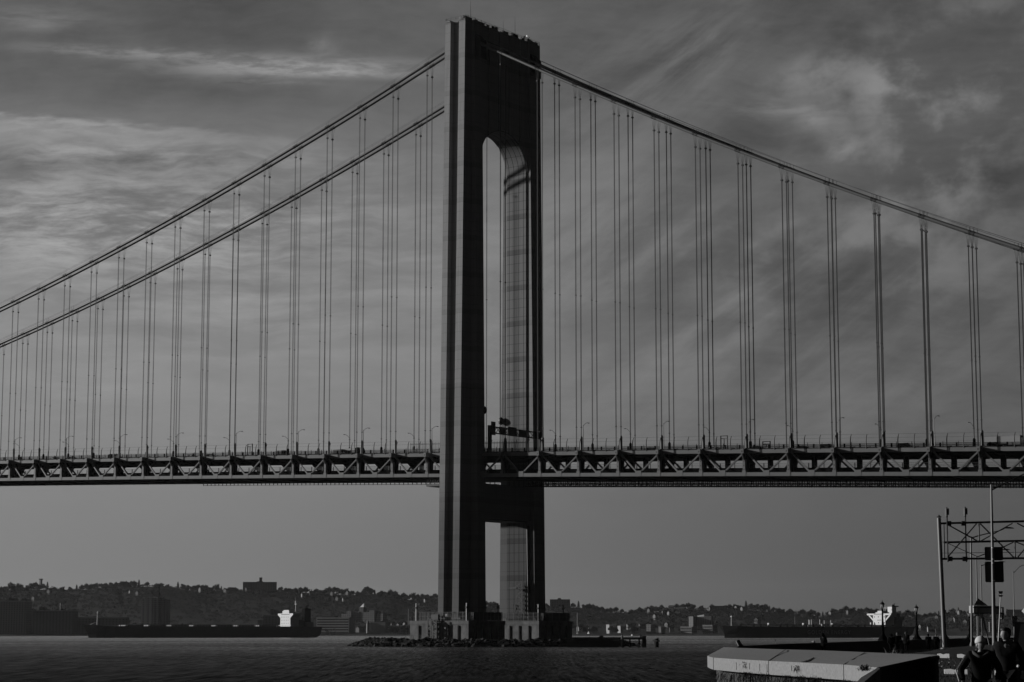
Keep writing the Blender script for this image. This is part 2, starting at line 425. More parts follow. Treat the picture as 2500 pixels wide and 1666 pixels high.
# --- main cables, bands, suspenders
def zl(X): return 202.8 - .362*abs(X) + 2.78e-4*X*X
def zr(X): return 204.4 - .547*X + 3.28e-4*X*X
def zc(X):
    if X < -6: return zl(X)
    if X > 6: return zr(X)
    t = (X+6)/12; return zl(-6)*(1-t)+zr(6)*t + 1.6*math.sin(pi*t)
def cz(k): return zb(XK(k))+TOPC
for Y in (-16.8, -14.07, 14.07, 16.8):
    outer = abs(Y) > 15
    Xs = [XK(K0)+(XK(K1)-XK(K0))*i/190 for i in range(191)]
    mb = MB(); mb.tube([(x, Y, zc(x)) for x in Xs], .52, 12)
    cable = obj('main_cable', mb, M['cable'], bridge, smooth=True)
    mb = MB()
    for dy in (-.45, .45):
        for h in (1.25, 1.95) if False else (1.7,):
            mb.tube([(x, Y+dy, zc(x)+h) for x in Xs[::2]], .035, 4)
    obj('hand_rope', mb, M['black'], cable)
    for k in range(K0, K1+1):
        if k == 0: continue
        x = XK(k); z = zc(x); sl_ = (zc(x+.5)-zc(x-.5))
        d = Vector((1, 0, sl_)).normalized(); c = Vector((x, Y, z))
        mb = MB(); mb.tube([c-d*.95, c-d*.35], .60, 10); mb.tube([c+d*.35, c+d*.95], .60, 10); mb.tube([c-d*.4, c+d*.4], .53, 10)
        for e in (-.55, .55): mb.tube([c+d*e+Vector((0, 0, .4)), c+d*e+Vector((0, .0, 1.75))], .05, 5)
        obj('cable_band', mb, M['black'], cable)
        zlow = cz(k) - (.1 if outer else -.1)
        mb = MB(); zf = z-4.1
        for dx in (-.17, .17):
            for dy in (-.10, .10): mb.tube([(x+dx*.55, Y+dy, zlow), (x+dx*.55, Y+dy, zf), (x+dx*3.0, Y+dy*5, z+.1)], [.045, .045, .03], 5)
        mb.box(x-.30, x+.30, Y-.3, Y+.3, zf-.25, zf+.2)
        if z-zlow > 50:
            zm = zlow+(z-zlow)*.42; mb.box(x-.2, x+.2, Y-.2, Y+.2, zm-.18, zm+.18)
        if z-zlow > 30: mb.box(x-.2, x+.2, Y-.2, Y+.2, zlow+7.4, zlow+7.7)
        obj('suspender', mb, M['rope'], cable)
        if not outer:
            mb = MB(); z0 = cz(k)-.1
            mb.tube([(x, Y, z0), (x, Y, z0+4.5), (x, Y, z0+4.9)], [.44, .44, .24], 10)
            mb.box(x-.40, x+.40, Y-.06, Y+.06, z0, z0+4.3)
            obj('suspender_sleeve', mb, M['matteblack'] if Y > 0 else M['darkgrey'], cable)

# --- stiffening trusses
def rect(x, y0, y1, z0, z1): return [(x,y0,z0),(x,y1,z0),(x,y1,z1),(x,y0,z1)]
ks = list(range(K0, K1+1))
for s in (-1, 1):
    yA, yB = sorted((s*15.15, s*15.95))
    mb = MB(); mb.loft([rect(XK(k), yA, yB, zb(XK(k)), zb(XK(k))+1.12) for k in ks])
    truss = obj('stiffening_truss', mb, M['truss'], bridge)
    mb = MB(); yc, yd = sorted((s*14.05, s*14.75)); mb.loft([rect(XK(k), yc, yd, zb(XK(k))+TOPC-1.13, zb(XK(k))+TOPC) for k in ks])
    obj('upper_chord', mb, M['truss'], truss)
    ym = s*15.55
    for k in ks:
        x = XK(k); z = zb(x)
        if k != 0:
            # panel-point post with its three oval holes (dark plates let in)
            mb = MB(); mb.box(x-.42, x+.42, min(s*15.0, s*16.0), max(s*15.0, s*16.0), z+1.1, z+5.1)
            post = obj('panel_post', mb, M['truss'], truss)
            mb = MB(); mb.loft([rect(x-.62, min(s*15.1, s*16.03), max(s*15.1, s*16.03), z-.02, z+1.7), rect(x+.62, min(s*15.1, s*16.03), max(s*15.1, s*16.03), z-.02, z+1.7)])
            obj('post_foot', mb, M['truss'], post)
            for zz in (1.95, 3.15, 4.5):
                mb = MB(); mb.lathe([(0, -.02), (.2, -.02), (.2, .02), (0, .02)], 10)
                mb.xf(Matrix.Translation((x, s*16.0, z+zz)) @ Matrix.Diagonal((.85, 1, 1.25, 1)) @ Matrix.Rotation(pi/2, 4, 'X'))
                obj('hand_hole', mb, M['black'], post)
            # bracket reaching out to the outer suspender, with the sloping link under it
            mb = MB(); yi, yb_ = s*14.5, s*17.0
            mb.loft([rect(x-.42, min(yi, yb_), max(yi, yb_), z+6.75, z+TOPC+.03), rect(x+.42, min(yi, yb_), max(yi, yb_), z+6.75, z+TOPC+.03)])
            br = obj('suspender_bracket', mb, M['truss'], truss)
            mb = MB(); mb.box(x-.55, x+.55, min(s*16.98, s*17.05), max(s*16.98, s*17.05), z+6.7, z+TOPC+.06)
            obj('end_plate', mb, M['truss'], br)
            mb = MB(); mb.lathe([(0, -.02), (.24, -.02), (.24, .02), (0, .02)], 10)
            mb.xf(Matrix.Translation((x, s*17.06, z+7.35)) @ Matrix.Diagonal((.8, 1, 1.2, 1)) @ Matrix.Rotation(pi/2, 4, 'X'))
            obj('pin_hole', mb, M['black'], br)
            mb = MB(); mb.bar((x, s*16.85, z+6.8), (x, s*15.85, z+4.95), .75, .28, (1,0,0)); obj('sloping_link', mb, M['truss'], br)
            mb = MB(); y2 = s*14.4
            mb.loft([[(x-.25, s*16.9, z+6.8), (x-.25, y2, z+6.8), (x-.25, y2, z+4.2)], [(x+.2, s*16.9, z+6.8), (x+.2, y2, z+6.8), (x+.2, y2, z+4.2)]])
            obj('web_plate', mb, M['deck'], br)
        if k < K1:
            x2 = XK(k+1); xm = (x+x2)/2; zm = zb(xm)
            for (xa, za, sg) in ((x, z, 1), (x2, zb(x2), -1)):
                mb = MB(); mb.bar((xa+sg*.5, s*15.0, za+7.05), (xm-sg*.75, ym, zm+1.35), .45, .45, (0,1,0))
                obj('diagonal', mb, M['truss'], truss)
            mb = MB(); mb.box(xm-1.1, xm+1.1, min(s*15.1, s*16.0), max(s*15.1, s*16.0), zm-.01, zm+1.75)
            obj('gusset_plate', mb, M['truss'], truss)

# --- decks and cross frames
mb = MB(); mb.loft([rect(XK(k), -14.1, 14.1, zb(XK(k))+7.02, zb(XK(k))+7.85) for k in ks])
for y in (-11, -7, -3, 1, 5, 9, 12.5): mb.loft([rect(XK(k), y-.2, y+.2, zb(XK(k))+6.55, zb(XK(k))+7.05) for k in ks])
updeck = obj('upper_deck', mb, M['deck'], bridge)
mb = MB(); mb.loft([rect(XK(k), -14.6, 14.6, zb(XK(k))+.35, zb(XK(k))+1.2) for k in ks])
lodeck = obj('lower_deck', mb, M['deck'], bridge)
for s in (-1, 1):
    y = s*13.3
    mb = MB(); mb.loft([rect(XK(k), y-.15, y+.15, zb(XK(k))+1.2, zb(XK(k))+2.6) for k in ks]); obj('lower_barrier', mb, M['matteblack'], lodeck)
    mb = MB()
    for h in (3.0, 3.4, 3.9):
        mb.loft([rect(XK(k), y-.035, y+.035, zb(XK(k))+h-.035, zb(XK(k))+h+.035) for k in ks])
    for k in range(K0*3, K1*3):
        x = S*k/3+.9; z = zb(x); mb.box(x-.09, x+.09, y-.1, y+.1, z+2.5, z+4.0)
    obj('lower_railing', mb, M['black'], lodeck)
for k in ks:
    if k == 0: continue
    x = XK(k); z = zb(x); mb = MB()
    mb.box(x-.45, x+.45, -15.1, 15.1, z+6.6, z+7.1)
    mb.box(x-.35, x+.35, -15.1, 15.1, z-.02, z+.5)
    for s in (-1, 1):
        yq = 12.6 if s < 0 else 13.6; mb.hexa([(x-.3, s*15.1, z+1), (x+.3, s*15.1, z+1), (x+.3, s*(yq+.3), z+1), (x-.3, s*(yq+.3), z+1), (x-.3, s*15.1, z+6.7), (x+.3, s*15.1, z+6.7), (x+.3, s*yq, z+6.7), (x-.3, s*yq, z+6.7)])
        mb.loft([[(x-.28, s*13.7, z+6.65), (x-.28, s*13.7, z+4.6), (x-.28, s*10.6, z+6.65)], [(x+.28, s*13.7, z+6.65), (x+.28, s*13.7, z+4.6), (x+.28, s*10.6, z+6.65)]])
    obj('cross_frame', mb, M['matteblack'], bridge)
    mb = MB(); mb.box(x-.65, x+.65, -.6, .6, z+1.15, z+6.65); obj('middle_column', mb, M['matteblack'], bridge)
# upper barriers, railings and the tall curved fence
for s in (-1, 1):
    y = s*13.0
    mb = MB()
    for h in (.45, .75, 1.05, 1.4):
        mb.loft([rect(XK(k), y-.05, y+.05, zb(XK(k))+TOPC+h-.085, zb(XK(k))+TOPC+h+.085) for k in ks])
    for k in range(K0*3, K1*3):
        x = S*(k+.5)/3; z = zb(x)+TOPC; mb.box(x-.2, x+.2, y-.15, y+.15, z-.2, z+1.55)
    obj('road_railing', mb, M['matteblack'], updeck)
    y = s*14.75
    mb = MB()
    for k in range(K0*3, K1*3):
        x = S*k/3+.35; z = zb(x)+TOPC
        mb.box(x-.05 if s > 0 else x-.1, x+1.3, y-.50, y-.13, z-.05, z+.42) if s > 0 else mb.box(x-.1, x+1.3, y+.13, y+.50, z-.05, z+.42)
    obj('kerb_block', mb, M['matteblack'], updeck)
    mb = MB(); ya_, yb2 = sorted((s*14.68, s*14.25)); mb.loft([rect(XK(k), ya_, yb2, zb(XK(k))+TOPC-.1, zb(XK(k))+TOPC+.22) for k in ks]); obj('deck_kerb', mb, M['deck'], updeck)
    mb = MB()
    for h in (3.0, 4.05):
        mb.tube([(XK(k), y-s*.05, zb(XK(k))+TOPC+h) for k in ks], .022, 4)
    net = obj('fence_wire', mb, M['black'], updeck)
    for k in range(-17*3 if s < 0 else -18*3, 13*3):
        x = S*k/3+.35
        if abs(x) < 5.5: continue
        z = zb(x)+TOPC; mb = MB()
        mb.tube([(x, y, z-.1), (x, y, z+2.2), (x+.05, y-s*.08, z+3.2), (x+.2, y-s*.35, z+4.1)], [.15, .14, .12, .08], 6)
        obj('fence_post', mb, M['black'], net)
# dense picket fence beside the tower
for s in (-1, 1):
    for (xa, xb) in ((6.5, 24), (-24, -7)):
        mb = MB(); y = s*14.3; n = int((xb-xa)/.62)
        for i in range(n+1):
            x = xa+(xb-xa)*i/n; z = zb(x)+TOPC; mb.box(x-.045, x+.045, y-.045, y+.045, z-.2, z+3.7)
        for h in (.9, 3.15): mb.bar((xa, y, zb(xa)+TOPC+h), (xb, y, zb(xb)+TOPC+h), .1, .14)
        obj('picket_fence', mb, M['black'], updeck)
# maintenance lattice slung under the eastern deck, a thin rail under the western one
mb = MB(); x = 7.0; rr = random.Random(5); xe = XK(K1)
for y in (9.0, 13.2):
    for h in (-1.62, -1.05, -.62):
        mb.loft([rect(7+(xe-7)*i/20, y-.08, y+.08, zb(7+(xe-7)*i/20)+h-(.15 if h < -1.5 else .09), zb(7+(xe-7)*i/20)+h+.09) for i in range(21)])
x = 7.0; i = 0
while x < xe-2:
    z = zb(x); mb.box(x-.10, x+.10, 13.1, 13.3, z-1.85, z+.1)
    if i % 3 == 0: mb.bar((x, 13.2, z-1.6), (x+1.3, 13.2, z-.4), .15, .15)
    if i % 4 == 1: mb.bar((x+1.2, 9.0, z-1.6), (x, 9.0, z-.4), .14, .14)
    if i % 2: mb.box(x-.05, x+.05, 8.9, 9.1, z-1.7, z+.1)
    if i % 5 == 0: mb.box(x-.2, x+.5, 8.8, 13.4, z-1.75, z-1.55)
    x += rr.choice((.7, .8, .95)); i += 1
obj('maintenance_lattice', mb, M['matteblack'], bridge)
mb = MB(); xa, xb = -150.0, -8.0; n = 30
mb.loft([rect(xa+(xb-xa)*i/n, 14.1, 14.25, zb(xa+(xb-xa)*i/n)-.75, zb(xa+(xb-xa)*i/n)-.62) for i in range(n+1)])
for i in range(70):
    x = xa+(xb-xa)*i/70; mb.box(x-.12, x+.12, 14.1, 14.25, zb(x)-.8, zb(x)+.1)
obj('inspection_rail', mb, M['black'], bridge)
mb = MB()
for (a, b_, y) in ((-17, -8.2, -8), (-17, -8.2, -14.4)):
    mb.box(a, b_, y-.2, y+.2, zb(-12)-2.5, zb(-12)-2.2)
    for i in range(8): mb.bar((a+i*1.1, y, zb(-12)-2.3), (a+i*1.1+.9, y, zb(-12)-.4), .12, .12)
mb.box(-17, -8, -14.5, -7.9, zb(-12)-2.9, zb(-12)-2.55)
obj('service_platform', mb, M['black'], bridge)

# --- antennas and masts on the tower roof
for (y, h, r_, lab) in ((-16.8, 7.6, .10, 'tall whip antenna near the seaward corner of the tower roof'),
                        (1.6, 5.0, .07, 'short thin whip antenna at the middle of the tower roof'),
                        (8.3, 7.6, .10, 'tall thin whip antenna right of the middle of the tower roof')):
    t_ = thing('whip_antenna', lab, 'antenna', (3.0, y, ZT+.02), 0, 'antennas on the tower roof')
    mb = MB(); mb.tube([(0,0,0), (0,0,h*.5), (0,0,h)], [r_, r_*.8, r_*.45], 6)
    obj('mast', mb, M['black'], t_)
    mb = MB(); mb.box(-.2, .2, -.2, .2, 0, .5); obj('mount', mb, M['black'], t_)
t_ = thing('dish_antenna', 'round white dish antenna at the right end of the tower roof', 'antenna', (3.0, 14.6, ZT+.02))
mb = MB(); mb.tube([(0,0,0), (0,0,1.6)], .12, 6); obj('mast', mb, M['black'], t_)
mb = MB(); mb.lathe([(0, -.12), (.6, -.05), (.95, .22), (.9, .25), (.5, .05), (0, 0)], 14); mb.xf(Matrix.Translation((.2, -.3, 1.5)) @ Matrix.Rotation(R(70), 4, 'X')); obj('dish', mb, M['galv'], t_)
t_ = thing('lightning_rod', 'short hooked rod beside the dish on the tower roof', 'rod', (3.0, 16.4, ZT+.02))
mb = MB(); mb.tube([(0,0,0), (0,0,1.9), (.1,.3,2.3), (0,.5,2.0)], .09, 6); obj('rod', mb, M['black'], t_)

# --- sign gantry over the roadway beside the tower
Xg = 9.2; zg = zb(Xg)+TOPC
g_ = thing('sign_gantry', 'dark sign gantry seen from behind, spanning the upper deck beside the tower', 'gantry', (Xg, 0, zg))
def gl(y): return (0, y, 0)
mb = MB()
for z in (6.6, 8.6):
    for x in (-.6, .6): mb.bar((x, -13.6, z), (x, 13.8, z), .22, .22)
for i in range(13):
    y = -13.5+i*2.1
    for x in (-.6, .6): mb.bar((x, y, 6.6 if i % 2 else 8.6), (x, y+2.1, 8.6 if i % 2 else 6.6), .16, .16)
obj('truss_beam', mb, M['black'], g_)
for y in (-13.9, 13.9):
    mb = MB(); mb.box(-.5, .5, y-.5, y+.5, -.3, 9.0); obj('post', mb, M['black'], g_)
for (a, b_, z0, z1) in ((-14.2, -12.0, 5.8, 10.2), (-9.8, -6.2, 6.3, 8.8), (-5.2, -.4, 6.2, 9.2), (.8, 5.0, 6.2, 8.7), (8.8, 13.0, 6.2, 8.7)):
    mb = MB(); mb.box(.75, .95, a, b_, z0, z1); obj('sign_panel', mb, M['black'], g_)

# --- roadway lamps on the upper deck
def bridge_lamp(name, x, y, s, label):
    z = zb(x)+TOPC-.2
    t_ = thing(name, label, 'street lamp', (x, y, z), 0, 'street lamps along the upper deck')
    mb = MB(); mb.tube([(0,0,0), (0,0,1.0), (0,0,8.6)], [.16, .13, .09], 6); obj('pole', mb, M['galv'], t_)
    mb = MB(); mb.tube([(0,0,8.3), (0, s*1.2, 9.1), (0, s*2.1, 9.45), (0, s*2.7, 9.45)], .06, 5); obj('arm', mb, M['black'], t_)
    mb = MB(); mb.blob((0, s*3.0, 9.42), .22, .55, .13, 1, .02, 8, 4); obj('lamp_head', mb, M['black'], t_)
def ordn(n): return ['first','second','third','fourth','fifth','sixth','seventh','eighth','ninth','tenth'][n]
for side, y, s, words in (('near', -14.4, 1, 'seaward'), ('far', 14.4, -1, 'far')):
    left = [k for k in range(-1, -18, -2)]; right = [k for k in range(1, 13, 2)]
    if side == 'near': left = left[:8]; right = [3, 5, 7, 9, 11]
    for lst, wd in ((left, 'left'), (right, 'right')):
        for i, k in enumerate(lst):
            dx = .95 if side == 'near' else -.25
            bridge_lamp('street_lamp', XK(k)+dx, y, s, 'street lamp on the %s edge of the bridge deck, %s one %s of the tower' % (words, ordn(i), wd))

# --- small square frames on the deck
for (px_, w, h0, h1, lab) in ((610, 2.3, 1.4, 4.6, 'dark steel portal frame on the deck left of the tower'), (1768, 2.3, 1.3, 4.5, 'dark steel portal frame on the deck right of the tower'), (1871, 2.5, .9, 2.6, 'low dark steel frame on the deck far right of the tower')):
    P_ = None
    for q in range(-2600, 2200):
        X_ = q/10; v = Vector((X_, -12.0, zb(X_)+9)) - CAM; sx = 1250+FPX*v.dot(RT)/v.dot(FW)
        if sx >= px_: P_ = X_; break
    t_ = thing('portal_frame', lab, 'frame', (P_, -12.0, zb(P_)+TOPC-.2), 0, 'frames on the bridge deck')
    for x in (-w/2, w/2):
        mb = MB(); mb.box(x-.12, x+.12, -.12, .12, 0, h1+.2); obj('post', mb, M['black'], t_)
    mb = MB(); mb.box(-w/2, w/2, -.11, .11, h1, h1+.19); mb.box(-w/2, w/2, -.1, .1, h1-.75, h1-.6); mb.box(-.08, .08, -.1, .1, h0, h1-.6); obj('crossbar', mb, M['black'], t_)

# --- traffic
CARS = {}
def car_mesh(kind):
    if kind in CARS: return CARS[kind]
    if kind == 'sedan': L, W_, prof, win = 4.6, 1.8, [(-2.3,.35),(-2.3,.85),(-1.6,1.0),(-.9,1.45),(.5,1.48),(1.35,1.0),(2.1,.85),(2.3,.6),(2.3,.35)], [(-1.35,1.02),(-.85,1.38),(.45,1.40),(1.1,1.02)]
    elif kind == 'suv': L, W_, prof, win = 4.8, 1.95, [(-2.4,.4),(-2.4,1.2),(-2.1,1.75),(.4,1.78),(1.2,1.15),(2.2,1.0),(2.4,.7),(2.4,.4)], [(-2.0,1.2),(-1.85,1.66),(.3,1.68),(.95,1.2)]
    else: L, W_, prof, win = 5.4, 2.0, [(-2.7,.4),(-2.7,2.1),(-2.5,2.25),(1.4,2.25),(2.1,1.3),(2.7,1.05),(2.7,.4)], [(.5,1.35),(.5,2.1),(1.35,2.1),(1.85,1.35)]
    b = MB(); n = len(prof)
    b.loft([[(x, -W_/2, z) for x, z in prof], [(x, W_/2, z) for x, z in prof]])
    w = MB()
    for sy in (-1, 1):
        w.loft([[(x, sy*(W_/2+.005), z) for x, z in win], [(x, sy*(W_/2-.05), z) for x, z in win]])
    wh = MB(); wh.lathe([(0,-.12),(.3,-.12),(.33,-.08),(.33,.08),(.3,.12),(0,.12)], 14); wh.xf(Matrix.Rotation(pi/2, 4, 'X'))
    CARS[kind] = (b, w, wh, L, W_); return CARS[kind]
def make_car(kind, paint, label, loc, rz=0.0, group='cars on the bridge deck'):
    b, w, wh, L, W_ = car_mesh(kind)
    t_ = thing('car' if kind != 'van' else 'van', label, 'car' if kind != 'van' else 'van', loc, rz, group)
    obj('body', b, paint, t_)
    for sy in (-1, 1):
        m_ = MB(); h = len(w.v)//2; o = 0 if sy < 0 else h
        m_.v = w.v[o:o+h]; m_.f = [tuple(i-o for i in f) for f in w.f if o <= f[0] < o+h]
        obj('side_window', m_, M['glass'], t_)
    for sx in (-1, 1):
        for sy in (-1, 1):
            obj('wheel', wh, M['black'], t_, loc=(sx*L*.29, sy*(W_/2-.1), .33))
    for sy in (-1, 1):
        m_ = MB(); m_.box(L/2-.06, L/2+.02, sy*W_*.36-.16, sy*W_*.36+.16, .62, .78); obj('headlight', m_, M['white'], t_)
    return t_
paint_d = mat('dark_car_paint', .03, .3, .5); paint_s = mat('silver_car_paint', .5, .3, .5)
def Xat(px_, y):
    lo, hi = -330.0, 240.0
    for _ in range(50):
        m_ = (lo+hi)/2; v = Vector((m_, y, zb(m_)+9)) - CAM
        if 1250+FPX*v.dot(RT)/v.dot(FW) < px_: lo = m_
        else: hi = m_
    return lo
for (px_, kind, pt, y, lab) in (
    (136, 'sedan', 's', -10.6, 'silver sedan on the bridge deck near the left edge of the photo'),
    (176, 'sedan', 'd', -10.4, 'dark sedan just right of the silver sedan at far left of the deck'),
    (281, 'van', 'd', -10.2, 'boxy dark van on the deck between left hand suspenders'),
    (466, 'sedan', 's', -10.5, 'pale sunlit car low on the deck left of the portal frame'),
    (514, 'sedan', 'd', -10.5, 'dark sedan on the deck just left of the first portal frame'),
    (690, 'van', 'd', -10.5, 'dark van on the deck right of the first portal frame'),
    (832, 'van', 'd', -10.5, 'tall dark van following the white truck'),
    (1588, 'sedan', 'd', -10.6, 'dark sedan on the deck right of the tower, nearest it'),
    (1743, 'sedan', 's', -10.6, 'silver sedan beside the right hand portal frame'),
    (1850, 'sedan', 'd', -10.6, 'dark sedan beside the low steel frame'),
    (1960, 'sedan', 'd', -10.6, 'dark low sedan on the deck, second left of the dark hatchback pair'),
    (2022, 'suv', 'd', -11.0, 'dark hatchback seen clear of the railing on the right part of the deck'),
    (2212, 'suv', 'd', -11.0, 'dark rounded car on the deck between two tall lamp poles at right'),
    (2432, 'suv', 'd', -11.2, 'dark car in front of the white trailer at far right')):
    X_ = Xat(px_, y)
    make_car(kind, paint_d if pt == 'd' else paint_s, lab, (X_, y, zb(X_)+TOPC-.18))
def truck(px_, y, L, H, lab, cab_right=True):
    X_ = Xat(px_, y); t_ = thing('truck', lab, 'truck', (X_, y, zb(X_)+TOPC-.18), 0, 'trucks on the bridge deck')
    mb = MB(); mb.box(-L/2, L/2, -1.25, 1.25, 1.0, H); obj('cargo_box', mb, M['trailer'], t_)
    mb = MB(); c0 = L/2+.25
    mb.loft([[(x, -1.15, z) for x, z in ((c0,.6),(c0+2.2,.6),(c0+2.2,1.6),(c0+1.6,2.8),(c0,2.9))], [(x, 1.15, z) for x, z in ((c0,.6),(c0+2.2,.6),(c0+2.2,1.6),(c0+1.6,2.8),(c0,2.9))]]); obj('cab', mb, M['black'], t_)
    mb = MB(); mb.box(-L/2, c0+1, -.9, .9, .6, 1.0); obj('chassis', mb, M['black'], t_)
    wh = MB(); wh.lathe([(0,-.15),(.45,-.15),(.5,-.1),(.5,.1),(.45,.15),(0,.15)], 14); wh.xf(Matrix.Rotation(pi/2, 4, 'X'))
    for x in (-L/2+1, -L/2+2.3, c0+1.2):
        for sy in (-1, 1): obj('wheel', wh, M['black'], t_, loc=(x, sy*1.05, .5))
truck(861, -9.0, 4.6, 2.7, 'small white box truck behind the dark van on the deck')
truck(2452, -8.4, 10.5, 3.6, 'long white trailer truck at the far right end of the deck')
# ------------------------------------------------------------------ water
def water_mat():
    m = bpy.data.materials.new('strait_water'); m.use_nodes = True
    t = NT(m.node_tree); t.n.clear()
    out = t.add('ShaderNodeOutputMaterial'); mx = t.add('ShaderNodeMixShader'); df = t.add('ShaderNodeBsdfDiffuse'); gl = t.add('ShaderNodeBsdfGlossy')
    df.inputs[0].default_value = (.006, .006, .006, 1); gl.inputs['Roughness'].default_value = .22
    tc = t.add('ShaderNodeTexCoord'); o = tc.outputs['Object']
    mp = t.add('ShaderNodeMapping'); t.lk(o, mp.inputs[0]); mp.inputs['Rotation'].default_value = (0, 0, -YAW)
    sp = t.add('ShaderNodeSeparateXYZ'); t.lk(mp.outputs[0], sp.inputs[0]); fx, fy = sp.outputs[0], sp.outputs[1]
    # wave trains run down the strait: short across, long along
    w1 = t.noise(t.comb(t.m('MULTIPLY', fx, .09), t.m('MULTIPLY', fy, 2.0)), 1.0, 4, .62, .3)
    w2 = t.noise(t.comb(t.m('MULTIPLY', fx, .035), t.m('MULTIPLY', fy, .75)), 1.0, 4, .62, .4)
    w3 = t.noise(t.comb(t.m('MULTIPLY', fx, .006), t.m('MULTIPLY', fy, .0035)), 1.0, 5, .6, .7)
    geo = t.add('ShaderNodeNewGeometry'); dt = t.add('ShaderNodeVectorMath', operation='DOT_PRODUCT'); t.lk(geo.outputs['Incoming'], dt.inputs[0]); t.lk(geo.outputs['True Normal'], dt.inputs[1])
    # mean reflectance of a ruffled sea climbs as the sight line grows more grazing
    fr = t.m('ADD', WAT_A, t.m('MULTIPLY', t.m('POWER', 2.718, t.m('MULTIPLY', t.m('ABSOLUTE', dt.outputs['Value']), -WAT_K)), WAT_B))
    r = t.m('ADD', .12, t.m('ADD', t.m('MULTIPLY', t.sstep(w1, .40, .64), 1.1), t.m('MULTIPLY', t.sstep(w2, .34, .68), .8)))
    pat = t.m('ADD', .72, t.m('MULTIPLY', t.sstep(w3, .35, .65), .55))
    fac = t.m('MULTIPLY', t.m('MULTIPLY', fr, r), pat, clamp=True)
    bp = t.add('ShaderNodeBump'); bp.inputs['Strength'].default_value = .5; bp.inputs['Distance'].default_value = .25
    t.lk(t.m('ADD', w1, w2), bp.inputs['Height']); t.lk(bp.outputs[0], gl.inputs['Normal'])
    gl.inputs[0].default_value = (.9, .9, .9, 1)
    t.lk(fac, mx.inputs[0]); t.lk(df.outputs[0], mx.inputs[1]); t.lk(gl.outputs[0], mx.inputs[2]); t.lk(mx.outputs[0], out.inputs[0])
    return m
WAT_A, WAT_B, WAT_K = .072, .90, 235.0
M['water'] = water_mat()
mb = MB(); mb.quad((-8000, -5000, 0), (5000, -5000, 0), (5000, 8000, 0), (-8000, 8000, 0))
tag(obj('water', mb, M['water']), kind='structure')

# ------------------------------------------------------------------ tower piers, rocks and dock
def pier(s, label):
    t_ = thing('bridge_pier', label, 'pier', (0, s*19, 0), 0, 'concrete piers under the tower legs')
    y0, y1 = (-9.6, 9.6)
    mb = MB()
    mb.box(-12, 12, y0, y1, -3, 7.0); mb.box(-12.15, 12.15, y0-.15, y1+.15, 7.0, 8.2)
    body = obj('concrete_block', mb, M['concrete'], t_)
    for x in (-8.2, -4.3, 0.1, 4.0, 8.0):
        mb = MB(); mb.box(x-.2, x+.2, -9.95, -9.58, .5, 6.7); obj('fender_timber', mb, M['timber'], t_)
    for y in (-6, -2, 2, 6):
        mb = MB(); mb.box(11.98, 12.3, y-.2, y+.2, .5, 6.7); obj('fender_timber', mb, M['timber'], t_)
    # railing-and-screen fence round the top
    f = MB(); g = MB()
    per = [(-11.2, -9.0), (11.4, -9.0), (11.4, 9.0), (-11.2, 9.0), (-11.2, -9.0)]
    for (p, q) in zip(per[:-1], per[1:]):
        n = int(math.hypot(q[0]-p[0], q[1]-p[1])/1.9)
        for i in range(n+1):
            x = p[0]+(q[0]-p[0])*i/n; y = p[1]+(q[1]-p[1])*i/n; f.box(x-.07, x+.07, y-.07, y+.07, 8.2, 11.0)
        for h in (8.4, 9.6, 10.9): f.bar((p[0], p[1], h), (q[0], q[1], h), .09, .09)
        L = math.hypot(q[0]-p[0], q[1]-p[1]); n = int(L/.45)
        for i in range(n):
            x = p[0]+(q[0]-p[0])*i/n; y = p[1]+(q[1]-p[1])*i/n
            g.box(x-.035, x+.035, y-.035, y+.035, 8.3, 10.8)
    fe = obj('fence', f, M['darkgrey'], t_); obj('fence_bars', g, M['black'], fe)
    mb = MB(); mb.box(11.0, 11.3, -6, 8.8, 8.25, 10.9); obj('fence_screen', mb, M['black'], t_)
    return t_
pn = pier(-1, 'nearer concrete pier under the left tower leg, with a stair against its sunlit face')
pier(1, 'farther concrete pier under the right tower leg, behind the nearer one')
mb = MB()
for x in (-3.0, -1.5, .6):
    mb.box(x-.12, x+.12, -11.6, -11.35, .8, 8.8); mb.box(x-.12, x+.12, -10.1, -9.9, .8, 8.8)
for z, sg in ((2.6, 1), (4.2, -1), (5.8, 1), (7.4, -1)):
    mb.box(-3.1, .7, -11.6, -9.9, z, z+.18); mb.bar((-3.0 if sg > 0 else .6, -11.5, z), (.6 if sg > 0 else -3.0, -11.5, z+1.6), .12, .3)
    mb.bar((-3.0, -11.6, z+1.0), (.6, -11.6, z+1.0), .07, .07)
mb.box(-2.4, .4, -10.6, -9.6, 8.3, 10.2)
obj('stair_tower', mb, M['black'], pn)
mb = MB(); mb.box(-11.8, -2.0, -12.2, -10.4, 1.3, 1.9)
for x in (-11.7, -8.5, -5.2, -2.1): mb.box(x-.06, x+.06, -12.2, -12.08, 1.9, 3.4)
for h in (2.6, 3.4): mb.bar((-11.7, -12.14, h), (-2.0, -12.14, h), .07, .07)
obj('landing_stage', mb, M['black'], pn)
mb = MB(); mb.box(1.4, 3.1, -8.4, -7.0, 8.3, 10.4); mb.box(.2, .9, -8.5, -8.0, 9.0, 9.6)
tag(obj('equipment_cabinet', mb, M['white'], None, loc=(0, -19, 0)), 'pale equipment cabinet behind the fence on the nearer pier', 'cabinet')
